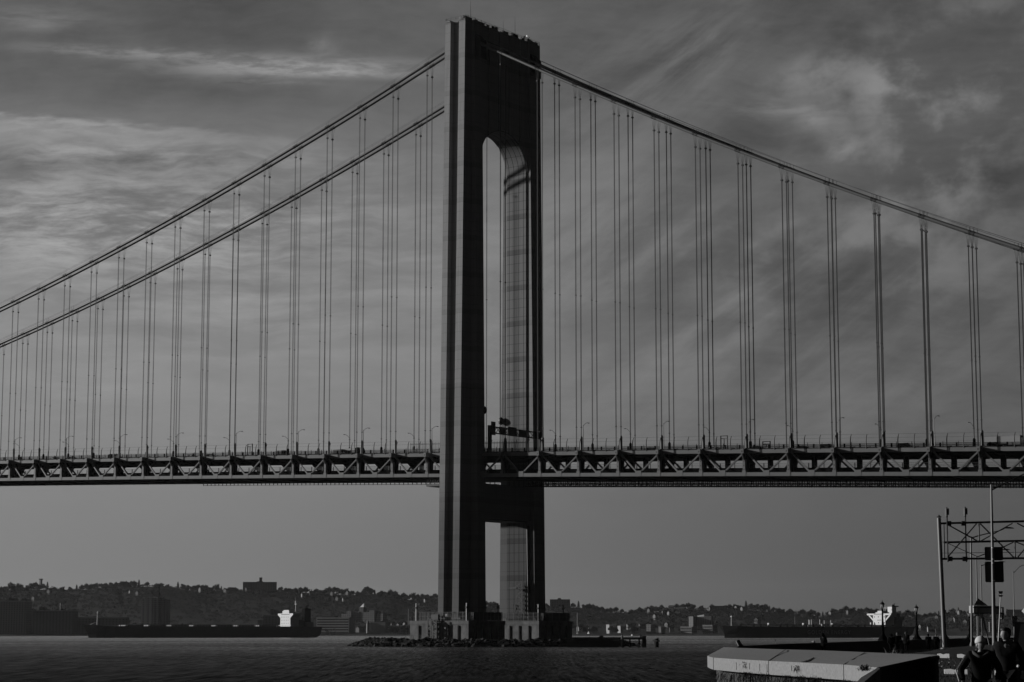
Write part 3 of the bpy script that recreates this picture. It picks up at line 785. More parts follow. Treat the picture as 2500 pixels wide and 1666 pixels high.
# scaffold stair by the far leg
t_ = thing('scaffold_stair', 'dark scaffold stair climbing beside the far tower leg above its pier', 'scaffold', (2.0, 10.6, 8.2))
mb = MB()
for x in (0, 2.4):
    for y in (0, 1.8): mb.box(x-.09, x+.09, y-.09, y+.09, 0, 13.2)
obj('posts', mb, M['black'], t_)
mb = MB()
for i in range(8):
    z = .8+i*1.55; mb.box(-.1, 2.5, -.1, 1.9, z, z+.12); mb.bar((0 if i % 2 else 2.4, -.05, z), (2.4 if i % 2 else 0, -.05, z+1.5), .12, .25); mb.bar((0, -.05, z+.9), (2.4, -.05, z+.9), .06, .06)
obj('stair_flight', mb, M['black'], t_)
mb = MB(); mb.box(-3.0, 0, -.2, 1.6, 10.9, 11.3)
for x in (-2.9, -1.5): mb.box(x-.05, x+.05, -.2, -.1, 11.3, 12.7)
mb.bar((-3, -.15, 12.5), (0, -.15, 12.5), .07, .07); obj('platform', mb, M['black'], t_)
# lamps on the piers
def pier_lamp(x, y, sx, label, mt):
    t_ = thing('pier_lamp', label, 'lamp', (x, y, 8.2), 0, 'lamp posts on the piers')
    mb = MB(); mb.tube([(0,0,0), (0,0,5.6)], .17, 7); obj('pole', mb, M[mt], t_)
    mb = MB(); mb.bar((0,0,5.3), (sx*1.5, 0, 5.4), .14, .14); mb.box(min(sx*.9, sx*1.7), max(sx*.9, sx*1.7), -.2, .2, 5.3, 5.5); mb.box(-.3, .3, -.3, .3, 3.9, 4.5); obj('lamp_arm', mb, M['black'], t_)
pier_lamp(-9.8, -28.2, 1, 'pale lamp post at the left corner of the nearer pier', 'white')
pier_lamp(10.9, -28.2, .3, 'pale lamp post at the sunlit right corner of the nearer pier', 'white')
pier_lamp(11.2, -12.0, -1, 'dark lamp post at the back of the nearer pier, between the legs', 'black')
pier_lamp(4.5, -10.2, 1, 'short pale lamp post between the tower legs', 'white')
pier_lamp(1.8, 10.2, -1, 'dark lamp post in front of the far tower leg', 'black')
pier_lamp(11.2, 10.2, -.3, 'pale lamp post at the near corner of the farther pier', 'white')
pier_lamp(11.2, 24.5, -1, 'dark lamp post at the right hand end of the farther pier', 'black')

def ring_rocks():
    rnd = random.Random(11); mb = MB()
    cf = Vector((FW.x, FW.y, 0)).normalized()
    # gravel core
    n = 96; prof = [(34, 0.6), (39, 1.5), (43, 1.3), (48.5, -1.0)]
    for i in range(n):
        a0, a1 = 2*pi*i/n, 2*pi*(i+1)/n
        for (r0, z0), (r1, z1) in zip(prof[:-1], prof[1:]):
            mb.quad(*[(r*math.cos(a), r*math.sin(a), z) for r, z, a in ((r0, z0, a0), (r0, z0, a1), (r1, z1, a1), (r1, z1, a0))])
    for i in range(2600):
        a = rnd.uniform(0, 2*pi); r = rnd.gauss(42.5, 3.0)
        r = min(max(r, 35), 48.5); z = 1.6 - max(0, (r-41.5)/7)*2.4 - max(0, (39-r)/5)*.8
        s = rnd.uniform(.5, 1.35)
        mb.blob((r*math.cos(a), r*math.sin(a), z+rnd.uniform(-.3, .35)), s*rnd.uniform(.7, 1.5), s*rnd.uniform(.7, 1.5), s*rnd.uniform(.4, .85), rnd.random(), .35, 6, 3)
    return mb
tag(obj('riprap_rocks', ring_rocks(), M['rock']), 'dark boulders piled in a low ring round the tower piers', 'rocks', kind='stuff')

# timber dock right of the piers
def dockp(px_, d): return gpos(px_, d)
t_ = thing('timber_dock', 'low black timber dock running right from the tower piers', 'dock', gpos(1400, 652))
o0 = t_.location; dx = (gpos(1577, 652)-gpos(1400, 652)); Ld = dx.length; ang = math.atan2(dx.y, dx.x); t_.rotation_euler = (0, 0, ang)
m1 = 5137/652.
mb = MB(); mb.box(-2, Ld, -1.5, 1.5, 2.35, 3.0); mb.box(-2, Ld, -1.55, -1.45, 1.55, 1.75); obj('deck', mb, M['timber'], t_)
mb = MB(); mb.box(-2, 12.2-.1, -.9, .9, -1, 1.9); mb.box(2, 7, -1.1, 1.1, -1, 2.1); mb.box(7.4, 14, -.9, .9, -1, 2.0); obj('solid_fender', mb, M['timber'], t_)
for x in (15.2, 17.3, 20.1, 21.9):
    mb = MB(); mb.tube([(x, -1.3, -2), (x, -1.3, 2.6)], .24, 8); mb.tube([(x, 1.3, -2), (x, 1.3, 2.6)], .24, 8); obj('pile', mb, M['timber'], t_)
mb = MB()
for xa, xb_ in ((15.3, 17.2), (17.4, 20.0), (20.2, 21.8)):
    mb.bar((xa, -1.35, 0), (xb_, -1.35, 1.1), .2, .2); mb.bar((xb_, -1.35, 0), (xa, -1.35, 1.1), .2, .2)
mb.bar((15, -1.4, 1.25), (22, -1.4, 1.25), .2, .25)
obj('cross_braces', mb, M['timber'], t_)
mb = MB(); mb.tube([(14.9, -1.8, -2), (14.9, -1.8, 3.6)], .32, 8); obj('mooring_pile', mb, M['galv'], t_)
mb = MB(); mb.box(8.0, 9.2, -1.2, 1.2, 3.0, 3.5); mb.box(21, 22.3, -1.4, 1.4, 3.0, 3.4); mb.box(20.4, 20.9, -.3, .3, 3, 3.6); obj('bollards', mb, M['timber'], t_)
mb = MB()
for x in (13, 14, 16, 17, 18, 19): mb.box(x-.04, x+.04, 1.4, 1.5, 3.0, 3.2)
obj('edge_rail', mb, M['timber'], t_)
mb = MB(); mb.box(21.0, 22.3, -1.7, 1.7, -2, 2.4); obj('end_post', mb, M['timber'], t_)
t2 = thing('marker_lamp', 'small white marker light on the outer end of the timber dock', 'lamp', o0 + dx*.82 + Vector((0, 0, 3.0)))
mb = MB(); mb.tube([(0,0,0), (0,0,1.6)], .07, 6); mb.bar((-.3, 0, 1.3), (.5, 0, 1.1), .06, .06); obj('post', mb, M['black'], t2)
mb = MB(); mb.box(-.5, -.1, -.2, .2, .45, .85); obj('lantern', mb, M['white'], t2)
t2 = thing('mooring_dolphin', 'single black cluster of piles standing in the water right of the dock', 'piles', gpos(1602, 655))
for i, (x, y) in enumerate(((-.45, 0), (.1, -.35), (.5, .1), (0, .4))):
    mb = MB(); mb.tube([(x*1.1, y*1.1, -2), (x, y, 2.35+.25*((i*7) % 3))], .3, 8); obj('pile', mb, M['timber'], t2)
mb = MB(); mb.box(-.85, .85, -.75, .75, 1.7, 2.1); obj('wale', mb, M['timber'], t2)

# ------------------------------------------------------------------ ships
def ship(name, label, cx_px, dist, L, B, phi, freeb, tanker):
    c = gpos(cx_px, dist); F = Vector((c.x-CAM.x, c.y-CAM.y, 0)).normalized(); Rb = Vector((F.y, -F.x, 0))
    d = -Rb*math.cos(phi) - F*math.sin(phi)
    t_ = thing(name, label, 'ship', c, math.atan2(d.y, d.x))
    rings = []
    N = 28
    for i in range(N+1):
        u = i/N; x = -L/2 + L*u
        def hw_(lvl):   # lvl 0 bottom .. 1 deck
            bow0 = .86 + .05*lvl if not tanker else .88+.03*lvl
            e = 1.0
            if u > bow0: q = (u-bow0)/(1.0-bow0 if lvl > .5 else .975-bow0); e = math.sqrt(max(0, 1-q**2.2)) if q < 1 else .0
            st = .10
            if u < st: e *= (.62+.38*lvl) + (.38-.38*lvl)*(u/st)
            return max(.02, B/2*e)
        zd = freeb + (max(0, (u-.88)/.12)**1.6)*(1.9 if not tanker else .9) - (.0)
        zb_ = -4 if u > .06 else (-4 + (1-u/.06)*5.5)
        w0, w1, w2 = hw_(0), hw_(.5), hw_(1)
        xo = 0
        rk = max(0, (u-.94)/.06)*(7.0 if not tanker else 3.5)
        rings.append([(x-rk, -w0, zb_), (x-rk*.75, -w1, max(zb_+.4, freeb*.35)), (x, -w2, zd), (x, w2, zd), (x-rk*.75, w1, max(zb_+.4, freeb*.35)), (x-rk, w0, zb_)])
    mb = MB(); mb.loft(rings)
    hull = obj('hull', mb, M['hull'], t_)
    sx = -L/2 + (31 if not tanker else 27)
    if not tanker:
        for i in range(7):
            x = L*.36 - i*(L*.665/7) - L*.03; mb = MB(); mb.box(x-L*.066, x+.2, -B*.30, B*.30, freeb-.3, freeb+1.5)
            mb.box(x-L*.064, x, -B*.31, B*.31, freeb+1.5, freeb+1.75); obj('cargo_hatch', mb, M['hull'], t_)
        mb = MB()
        for i in range(7):
            x = L*.36 - i*(L*.665/7)+1.6 - L*.03
            for y in (-5, 0, 4, 8): mb.box(x-.7, x+.7, y-1.4, y+1.0, freeb+.2, freeb+1.25)
        obj('deck_fittings', mb, M['galv'], t_)
        # superstructure: white block flaring to the wings
        mb = MB(); w = B*.33
        mb.loft([[(sx-9, -w, freeb-.2), (sx, -w, freeb-.2), (sx, w, freeb-.2), (sx-9, w, freeb-.2)], [(sx-9, -w, freeb+8.2), (sx, -w, freeb+8.2), (sx, w, freeb+8.2), (sx-9, w, freeb+8.2)],
                 [(sx-8, -B*.5, freeb+11.0), (sx, -B*.5, freeb+11.0), (sx, B*.5, freeb+11.0), (sx-8, B*.5, freeb+11.0)], [(sx-8, -B*.5, freeb+12.4), (sx, -B*.5, freeb+12.4), (sx, B*.5, freeb+12.4), (sx-8, B*.5, freeb+12.4)]])
        mb.box(sx-6, sx-.4, -B*.22, B*.22, freeb+12.3, freeb+14.8); mb.box(sx-5, sx-.8, -B*.17, B*.17, freeb+14.8, freeb+15.6)
        mb.box(sx-7, sx+.4, -B*.42, B*.40, freeb+.9, freeb+1.4)
        house = obj('deckhouse', mb, M['shipwhite'], t_)
        for z in (2.8, 5.6, 8.6):
            for y in (-.25, -.15, -.05, .07, .19):
                mb = MB(); mb.box(sx-.02, sx+.06, B*y-.35, B*y+.35, freeb+z, freeb+z+.7); obj('window', mb, M['glass'], house)
        mb = MB(); mb.box(sx-.02, sx+.05, -B*.28, B*.28, freeb+11.3, freeb+11.75); obj('bridge_window', mb, M['glass'], house)
        mb = MB(); mb.box(-L/2+12, -L/2+22, -5.5, 3.0, freeb-.2, freeb+6.5); mb.box(-L/2+4, -L/2+13, -7, 6, freeb-.2, freeb+4.5); obj('stern_house', mb, M['galv'], t_)
        mb = MB(); f0 = -L/2+5.5; mb.loft([[(f0, -3.3, freeb), (f0+7, -3.3, freeb), (f0+7, 3.3, freeb), (f0, 3.3, freeb)], [(f0+.4, -3, freeb+17.2), (f0+6.4, -3, freeb+17.2), (f0+6.4, 3, freeb+17.2), (f0+.4, 3, freeb+17.2)]])
        for y in (-1.4, 0, 1.4): mb.tube([(f0+3, y, freeb+17), (f0+3, y, freeb+19.0), (f0+2, y, freeb+20.0)], .6, 7)
        obj('funnel', mb, M['matteblack'], t_)
        mb = MB(); mb.tube([(-L/2+17, -1.2, freeb+14.6-5), (-L/2+18.8, -1.2, freeb+14.6-5)], .01, 4); 
        mb = MB(); mb.tube([(sx-9.5, 3, freeb+14), (sx-9.5, 3, freeb+24.5)], .55, 7); mb.box(sx-9.9, sx-9.1, .4, 5.6, freeb+21, freeb+21.5); mb.box(sx-10.2, sx-8.8, 1.6, 4.4, freeb+23, freeb+23.4); mb.tube([(sx-9.5, 3, freeb+24), (sx-11, -2, freeb+28)], .2, 5); obj('radar_mast', mb, M['galv'], t_)
        mb = MB(); mb.tube([(L*.44, 0, freeb+1), (L*.44, 0, freeb+13.5)], [.45, .25], 7); mb.box(L*.44-.3, L*.44+.3, -.9, .9, freeb+12.3, freeb+12.7); obj('foremast', mb, M['shipwhite'], t_)
        mb = MB(); mb.loft([[(L*.465, -4.2, freeb+1.5), (L*.475, 4.2, freeb+1.5), (L*.455, 4.2, freeb+3.6)], [(L*.46, -4.2, freeb+1.5), (L*.47, 4.2, freeb+1.5), (L*.45, 4.2, freeb+3.6)]]); obj('breakwater', mb, M['shipwhite'], t_)
        mb = MB()
        for i in range(60):
            x = -L*.36+i*L*.013; mb.box(x-.05, x+.05, B*.49, B*.495, freeb, freeb+1.1); mb.box(x-.05, x+.05, -B*.495, -B*.49, freeb, freeb+1.1)
        obj('railing', mb, M['darkgrey'], t_)
    else:
        w = B*.255
        mb = MB(); mb.box(sx-10, sx, -w, w, freeb+1.8, freeb+11.0); mb.box(sx-8, sx+.1, -w*.55, w*.55, freeb+11, freeb+13.2); mb.box(sx-7, sx-.8, -w*.35, w*.45, freeb+13.2, freeb+14.6)
        house = obj('deckhouse', mb, M['shipwhite'], t_)
        mb = MB(); mb.box(sx-3.2, sx+.2, -B*.5, B*.5, freeb+10.6, freeb+12.1)
        for s in (-1, 1): mb.bar((sx-1, s*B*.44, freeb+10.7), (sx-1, s*w*1.0, freeb+6.0), 1.4, 1.5, (1, 0, 0))
        obj('bridge_wings', mb, M['shipwhite'], t_)
        for z in (3.2, 8.6):
            for y in (-.75, -.1, .5, .85):
                mb = MB(); mb.box(sx-.02, sx+.07, w*y-.5, w*y+.5, freeb+z, freeb+z+.9); obj('window', mb, M['glass'], house)
        mb = MB(); mb.box(sx+.15, sx+.26, -w*.8, w*.8, freeb+11.3, freeb+11.8); obj('bridge_window', mb, M['glass'], house)
        mb = MB(); mb.box(sx-.02, sx+.07, -w*.3, w*.35, freeb+5.6, freeb+6.6); obj('painted_notice', mb, M['galv'], house)
        mb = MB(); mb.box(-L/2+6, -L/2+17, -7, 7, freeb-.2, freeb+6.5); mb.box(-L/2+5, -L/2+12, -6, 9, freeb+6, freeb+9.0); obj('stern_house', mb, M['darkgrey'], t_)
        mb = MB(); mb.box(-L/2+9.5, -L/2+14.5, -3.2, 3.2, freeb+6, freeb+18.2); fu = obj('funnel', mb, M['shipwhite'], t_)
        mb = MB(); mb.box(-L/2+6.5, -L/2+14.3, -3.4, 3.0, freeb+18.2, freeb+19.2)
        for i in range(6): mb.tube([(-L/2+7.5+i*1.1, -2+i*.7, freeb+19), (-L/2+7.2+i*1.1, -2+i*.7, freeb+20.3+1.4*(i % 3 == 0))], .45, 6)
        obj('exhaust_pipes', mb, M['black'], fu)
        mb = MB(); mb.box(-L/2+2.5, -L/2+9.4, -9.5, -.5, freeb+9.0, freeb+12.2); obj('lifeboat_frame', mb, M['black'], t_)
        mb = MB(); mb.bar((sx-7, -1.2, freeb+13), (sx-7, -1.2, freeb+22), .5, .5); mb.bar((sx-7, 1.2, freeb+13), (sx-7, .2, freeb+22), .4, .4); mb.box(sx-7.3, sx-6.7, -3, 3, freeb+17, freeb+17.4); obj('radar_mast', mb, M['galv'], t_)
        mb = MB(); mb.box(-L*.33, L*.40, -1.2, 1.2, freeb+1.2, freeb+1.8); 
        for i in range(16): mb.box(-L*.33+i*L*.048-.3, -L*.33+i*L*.048+.3, -4+(i % 3)*3, -2+(i % 3)*3, freeb-.1, freeb+2.2)
        obj('deck_pipes', mb, M['hull'], t_)
        mb = MB()
        for x in (L*.25, L*.06, -L*.1): mb.box(x-.5, x+.5, -1.5, .5, freeb+1.0, freeb+3.2)
        for y in (-9, 9): mb.box(sx+2, sx+3, y-.6, y+.6, freeb, freeb+4.0)
        obj('deck_vents', mb, M['shipwhite'], t_)
        mb = MB()
        for (x, y, h) in ((4, -3, 6.5), (4, 1, 6.5), (-9, -4, 6.8), (-14, -4, 5.8), (-16, 3, 5.8), (9, 5, 6.0)):
            mb.tube([(x, y, freeb), (x, y, freeb+h)], .4, 6)
        mb.box(-16.2, -10.5, -5.5, -3.0, freeb+.8, freeb+2.4); mb.box(3.0, 6.2, -3.6, -1.5, freeb+.2, freeb+1.3)
        obj('hose_cranes', mb, M['shipwhite'], t_)
        mb = MB(); mb.tube([(5, -2, freeb+6.4), (-2, 2, freeb+7.2), (-10, -2, freeb+6.4)], .25, 5); obj('crane_jib', mb, M['darkgrey'], t_)
        mb = MB(); mb.tube([(L*.45, 0, freeb), (L*.45, 0, freeb+10)], [.5, .3], 7); mb.box(L*.45-.3, L*.45+.3, -1.4, 1.0, freeb+8.4, freeb+8.9); obj('foremast', mb, M['shipwhite'], t_)
        # name along the side, on the flank towards the camera
        cu = bpy.data.curves.new('hull_lettering', 'FONT'); cu.body = 'GOLDEN ENERGY'; cu.size = 4.9; cu.space_character = 1.28; cu.align_x = 'CENTER'; cu.extrude = .02
        tmp = bpy.data.objects.new('tmp_text', cu); COL.objects.link(tmp)
        bpy.context.view_layer.update()
        me = bpy.data.meshes.new_from_object(tmp.evaluated_get(bpy.context.evaluated_depsgraph_get()))
        bpy.data.objects.remove(tmp); me.materials.clear(); me.materials.append(M['hullname'])
        o = obj('hull_lettering', me, None, t_)
        side = 1 if True else -1
        # letters run bow (left) to stern (right) on the side whose normal faces the camera
        nrm = Rb*math.sin(phi) - F*math.cos(phi)
        ly = Vector((-math.sin(t_.rotation_euler.z), math.cos(t_.rotation_euler.z), 0)).dot(nrm)
        sgn = 1 if ly > 0 else -1
        Mx = Matrix(((-1, 0, 0), (0, 0, sgn), (0, 1, 0))).to_4x4()
        o.matrix_local = Matrix.Translation((-3, sgn*(B/2+.06), freeb-6.6)) @ Mx
    return t_
ship('bulk_carrier', 'long black bulk carrier with white deckhouse, left of the bridge tower', 493, 1990, 232, 33, R(23.4), 10.2, False)
ship('tanker', 'black tanker with broad white bridge wings and lettered hull, right of the tower', 1989, 1930, 200, 35, R(36.5), 9.8, True)
# ------------------------------------------------------------------ far shore: hills, woods, houses, blocks
SKY = [(-500,1440),(-200,1436),(0,1436),(60,1434),(120,1430),(160,1437),(250,1427),(350,1423),(450,1432),(520,1438),(590,1434),(680,1436),(760,1443),(860,1442),(940,1446),(1000,1457),(1060,1455),(1120,1458),(1200,1474),(1280,1470),(1340,1474),(1400,1476),(1460,1483),(1540,1490),(1600,1483),(1680,1478),(1760,1480),(1820,1478),(1880,1484),(1930,1494),(2000,1499),(2060,1488),(2120,1490),(2180,1495),(2260,1504),(2300,1500),(2340,1492),(2400,1500),(2500,1500),(2700,1497),(3000,1495)]
def skyy(px_):
    for (a, b), (c_, d_) in zip(SKY[:-1], SKY[1:]):
        if px_ <= c_: return b+(d_-b)*(px_-a)/(c_-a)
    return SKY[-1][1]
D0, DR = 3230.0, 4350.0
def hz(px_, dist):
    top = CAM.z + (1545.5-skyy(px_))*DR/5137 - 9.0
    u = (dist-D0)/(DR-D0)
    if u <= 0: return max(-3, 1.2+u*30)
    if u > 1: return top*(1-.12*min(1, (u-1)*2))
    e = .06*min(1, u*6)+.94*(max(0, u-.12)/.88)**1.15
    return 2.0 + (top-2)*e
mb = MB(); pxs = list(range(-500, 3001, 25)); ds = [3150, 3225, 3240, 3300, 3380, 3470, 3570, 3680, 3800, 3920, 4040, 4150, 4260, 4350, 4480, 4700, 5000]
i0 = len(mb.v)
for d_ in ds:
    for p_ in pxs: q = gpos(p_, d_); mb.v.append((q.x, q.y, hz(p_, d_) + (2*math.sin(p_*.05+d_*.013) if 3300 < d_ else 0)))
n = len(pxs)
for a in range(len(ds)-1):
    for b in range(n-1): mb.f.append((a*n+b, a*n+b+1, (a+1)*n+b+1, (a+1)*n+b))
tag(obj('hillside', mb, M['slope'], smooth=True), kind='structure')

# woods over the slopes: one far-off mass
rnd = random.Random(21)
mb = MB()
def crown(mb, c, r, h, n=26):
    for _ in range(n):
        a = rnd.uniform(0, 2*pi); e = rnd.uniform(-.3, 1); k = rnd.uniform(.35, 1.0)
        p = Vector((c[0]+r*k*math.cos(a)*math.sqrt(1-e*e*.8), c[1]+r*k*math.sin(a)*math.sqrt(1-e*e*.8), c[2]+h*(.55+.45*e*k)))
        s = rnd.uniform(.35, 1.0); u = Vector((rnd.uniform(-1,1), rnd.uniform(-1,1), rnd.uniform(-1,1))).normalized(); w = u.orthogonal().normalized()
        mb.quad(p-u*s-w*s*.5, p+u*s-w*s*.5, p+u*s*.7+w*s*.6, p-u*s*.8+w*s*.5)
for i in range(8200):
    p_ = rnd.uniform(-300, 2800); d_ = rnd.triangular(3290, 4420, 4150) if i > 2000 else rnd.uniform(4180, 4420)
    q = gpos(p_, d_); z = hz(p_, d_); hgt = rnd.uniform(6.5, 10) if d_ < 4150 else rnd.uniform(3.6, 7.8)
    crown(mb, (q.x, q.y, z-1.5), rnd.uniform(2.8, 8.2), hgt, 32)
tag(obj('hillside_woods', mb, M['bark']), 'dark winter woods covering the far hillside', 'woods', kind='stuff')

# single bare trees along the skyline
def bare_tree(seed, H, spread):
    "short trunk, forking limbs and a rounded head of fine twigs"
    r_ = random.Random(seed); tr = MB(); cr = MB()
    def branch(p, d, L, rad, lev):
        q = p + d*L
        tr.tube([p, (p+q)/2+Vector((r_.uniform(-.1,.1)*L, r_.uniform(-.1,.1)*L, 0)), q], [rad, rad*.8, rad*.6], 4)
        if lev == 0:
            for _ in range(15):
                w = (d + Vector((r_.gauss(0,.7), r_.gauss(0,.7), r_.gauss(.1,.5)))).normalized(); l = L*r_.uniform(.5, 1.1)
                a_ = q - d*L*r_.uniform(0, .7); b_ = a_ + w*l; o = w.orthogonal().normalized()*.12
                cr.quad(a_-o, a_+o, b_+o*.4, b_-o*.4)
                for _k in range(2):
                    c2 = a_ + w*l*r_.uniform(.3, .8); w2 = (w+Vector((r_.gauss(0,.7), r_.gauss(0,.7), r_.gauss(.05,.5)))).normalized(); o2 = w2.orthogonal().normalized()*.10
                    e2 = c2 + w2*l*.6; cr.quad(c2-o2, c2+o2, e2+o2*.4, e2-o2*.4)
            return
        for k in range(4 if lev > 1 else 3):
            a_ = 2*pi*(k+r_.random()*.7)/(4 if lev > 1 else 3); tilt = r_.uniform(.35, .85)*spread
            side = Vector((math.cos(a_), math.sin(a_), 0))
            branch(p + d*L*r_.uniform(.45, 1.0), (d*math.cos(tilt) + side*math.sin(tilt)).normalized(), L*r_.uniform(.62, .82), rad*.6, lev-1)
        branch(q, (d+Vector((r_.uniform(-.2,.2), r_.uniform(-.2,.2), .2))).normalized(), L*.72, rad*.6, lev-1)
    branch(Vector((0,0,0)), Vector((0,0,1)), H*.28, .36, 3)
    return tr.mesh('trunk', M['bark']), cr.mesh('crown', M['bark'])
def conifer(seed, H):
    r_ = random.Random(seed); tr = MB(); cr = MB(); tr.tube([(0,0,0), (0,0,H)], [.3, .05], 5)
    for i in range(420):
        u = r_.random()**.8; z = H*(.12+.88*u); r = (1-u)*H*.26*r_.uniform(.5, 1.05)+.2; a = r_.uniform(0, 2*pi)
        p = Vector((r*math.cos(a), r*math.sin(a), z-.25*r)); s = r_.uniform(.35, .9); t2 = Vector((-math.sin(a), math.cos(a), 0)); o = Vector((math.cos(a), math.sin(a), -.5))
        cr.quad(p-t2*s*.6-o*s, p+t2*s*.6-o*s, p+t2*s*.4+o*s, p-t2*s*.4+o*s)
    return tr.mesh('trunk', M['bark']), cr.mesh('crown', M['ever'])
KINDS = [bare_tree(31, 15, 1.0), bare_tree(32, 17, .85), bare_tree(33, 13, 1.15), bare_tree(34, 16, .95), conifer(35, 13)]
def hill_tree(kind, p_, d_, sc, label, group='bare trees along the far skyline', up=0.0):
    q = gpos(p_, d_); z = hz(p_, d_)-4.8+up
    t_ = thing('bare_tree' if kind < 4 else 'conifer', label, 'tree', (q.x, q.y, z), rnd.uniform(0, 6.28), group)
    t_.scale = (sc, sc, sc)
    obj('trunk', KINDS[kind][0], None, t_); obj('crown', KINDS[kind][1], None, t_)
special = {168: (0, 1.15, 'tall round bare tree standing clear on the skyline at far left'), 130: (2, .9, 'bare tree just left of the tall round one at far left'), 1518: (1, 1.1, 'pale lone bare tree high on the ridge right of the tower'),
           1714: (3, 1.05, 'rounded bare tree on the right ridge above the twin slabs'), 1752: (0, 1.0, 'second rounded bare tree on the right ridge'), 357: (1, 1.0, 'large bare tree above the apartment tower'), 407: (3, 1.0, 'wide bare tree right of the apartment tower')}
for p_, (k, sc, lab) in special.items(): hill_tree(k, p_, DR+5, sc, lab)
rt = random.Random(5)
p_ = -60
while p_ < 2560:
    if not (585 < p_ < 680 or 1338 < p_ < 1400 or 1065 < p_ < 1180 or 1230 < p_ < 1330) and all(abs(p_-q) > 14 for q in special):
        k = rt.choice((0, 1, 2, 3, 0, 1, 2, 3, 4)); lab = 'dark pointed conifer among the bare trees on the far ridge' if k == 4 else 'bare winter tree in the row along the far ridge'
        hill_tree(k, p_, DR+rt.uniform(-60, 20), rt.uniform(1.15, 1.75), lab, 'conifers along the far ridge' if k == 4 else 'bare trees along the far skyline')
    p_ += rt.uniform(8, 14)

for i in range(46):
    p_ = rt.choice((rt.uniform(255, 345), rt.uniform(415, 600), rt.uniform(415, 600), rt.uniform(950, 1000), rt.uniform(1420, 1580), rt.uniform(2190, 2480)))
    hill_tree(rt.randint(0, 3), p_, rt.uniform(3262, 3300), rt.uniform(.8, 1.25), 'bare winter tree standing low along the far shoreline', 'bare trees along the far shoreline', up=4.0)
# building materials
def grid_mat(name, v, dark, gx, gz, fx, fz):
    m = bpy.data.materials.new(name); m.use_nodes = True
    t = NT(m.node_tree); b = t.n['Principled BSDF']; b.inputs['Roughness'].default_value = .85; b.inputs['Specular IOR Level'].default_value = .2
    tc = t.add('ShaderNodeTexCoord'); sp = t.add('ShaderNodeSeparateXYZ'); t.lk(tc.outputs['Object'], sp.inputs[0])
    X, Y, Z = sp.outputs
    h = t.m('ADD', X, Y)
    a = t.m('LESS_THAN', t.m('FLOORED_MODULO', h, gx), gx*fx); c = t.m('LESS_THAN', t.m('FLOORED_MODULO', Z, gz), gz*fz)
    f = t.m('SUBTRACT', 1.0, t.m('MULTIPLY', t.m('MULTIPLY', a, c), 1-dark)); q = t.m('MULTIPLY', f, v)
    t.lk(t.comb(q, q, q), b.inputs['Base Color']); return m
M['brick'] = grid_mat('brick_wall_windows', .13, .35, 4.0, 3.2, .4, .5)
M['brickdark'] = grid_mat('dark_brick_windows', .085, .5, 5.0, 3.4, .35, .5)
M['pale'] = grid_mat('pale_wall_windows', .15, .3, 3.4, 3.2, .45, .5)
M['band'] = grid_mat('office_bands', .22, .3, 400.0, 4.0, 1.0, .5)
M['plain'] = mat('plain_wall', .22, .9, .1, var=.2, vscale=.2)
M['housewhite'] = mat('house_wall_white', .19, .8, .2)
M['roofd'] = mat('dark_roof', .05, .9, .1)
M['housewall'] = mat('house_wall', .13, .8, .2)
M['housewall2'] = mat('house_wall_grey', .075, .8, .2)

def block(name, label, cat, p0, p1, ytop, ybot, dist, mt, rot=0.0, depth=18, roof=(), parapet=True, group=None):
    "a flat-roofed block seen between two bearings; roof = plant boxes (p0, p1, ytop)"
    c = gpos((p0+p1)/2, dist+depth/2); k = dist/5137
    w = (p1-p0)*k; zt = CAM.z + (1545.5-ytop)*k; zb_ = min(CAM.z + (1545.5-ybot)*k, 2.0 if ybot > 1540 else 999)
    ca, sa = abs(math.cos(rot)), abs(math.sin(rot)); w = max(2.0, (w-depth*sa)/max(ca, .2))
    t_ = thing(name, label, cat, (c.x, c.y, zb_), toward(c)+rot, group)
    H = zt-zb_
    mb = MB(); mb.box(-w/2, w/2, -depth/2, depth/2, -8, H); obj('wall', mb, M[mt], t_)
    if parapet:
        mb = MB(); mb.box(-w/2-.3, w/2+.3, -depth/2-.3, depth/2+.3, H, H+.9); obj('parapet', mb, M['plain'], t_)
    for (a, b, yy) in roof:
        xa, xb_ = (a-(p0+p1)/2)*k, (b-(p0+p1)/2)*k; h2 = CAM.z+(1545.5-yy)*k-zb_
        mb = MB(); mb.box(xa, xb_, -depth*.25, depth*.25, H-.2, h2); obj('roof_plant', mb, M['roofd'], t_)
    return t_, w, H, k
block('warehouse', 'big dark block with window columns at the far left edge of the shore', 'building', -60, 72, 1472, 1553, 3250, 'brick', R(-19), 26, [(22, 38, 1464), (53, 66, 1466)])
t_, w, H, k = block('warehouse', 'long low dark block right of the big one at far left', 'building', 74, 187, 1494, 1553, 3255, 'brickdark', R(-17), 24, [(97, 110, 1484), (74, 82, 1489), (145, 155, 1489)])
block('warehouse', 'very low dark shed on the shore behind the bow of the bulk carrier', 'building', 187, 312, 1510, 1553, 3270, 'brickdark', 0, 20)
t_ = thing('storage_tank', 'pale round tank behind the bow of the bulk carrier', 'tank', gpos(328, 3265, 2.0))
mb = MB(); mb.lathe([(0, 0), (11, 0), (11, 14.2), (10, 15.2), (0, 15.8)], 24); obj('shell', mb, M['white'], t_)
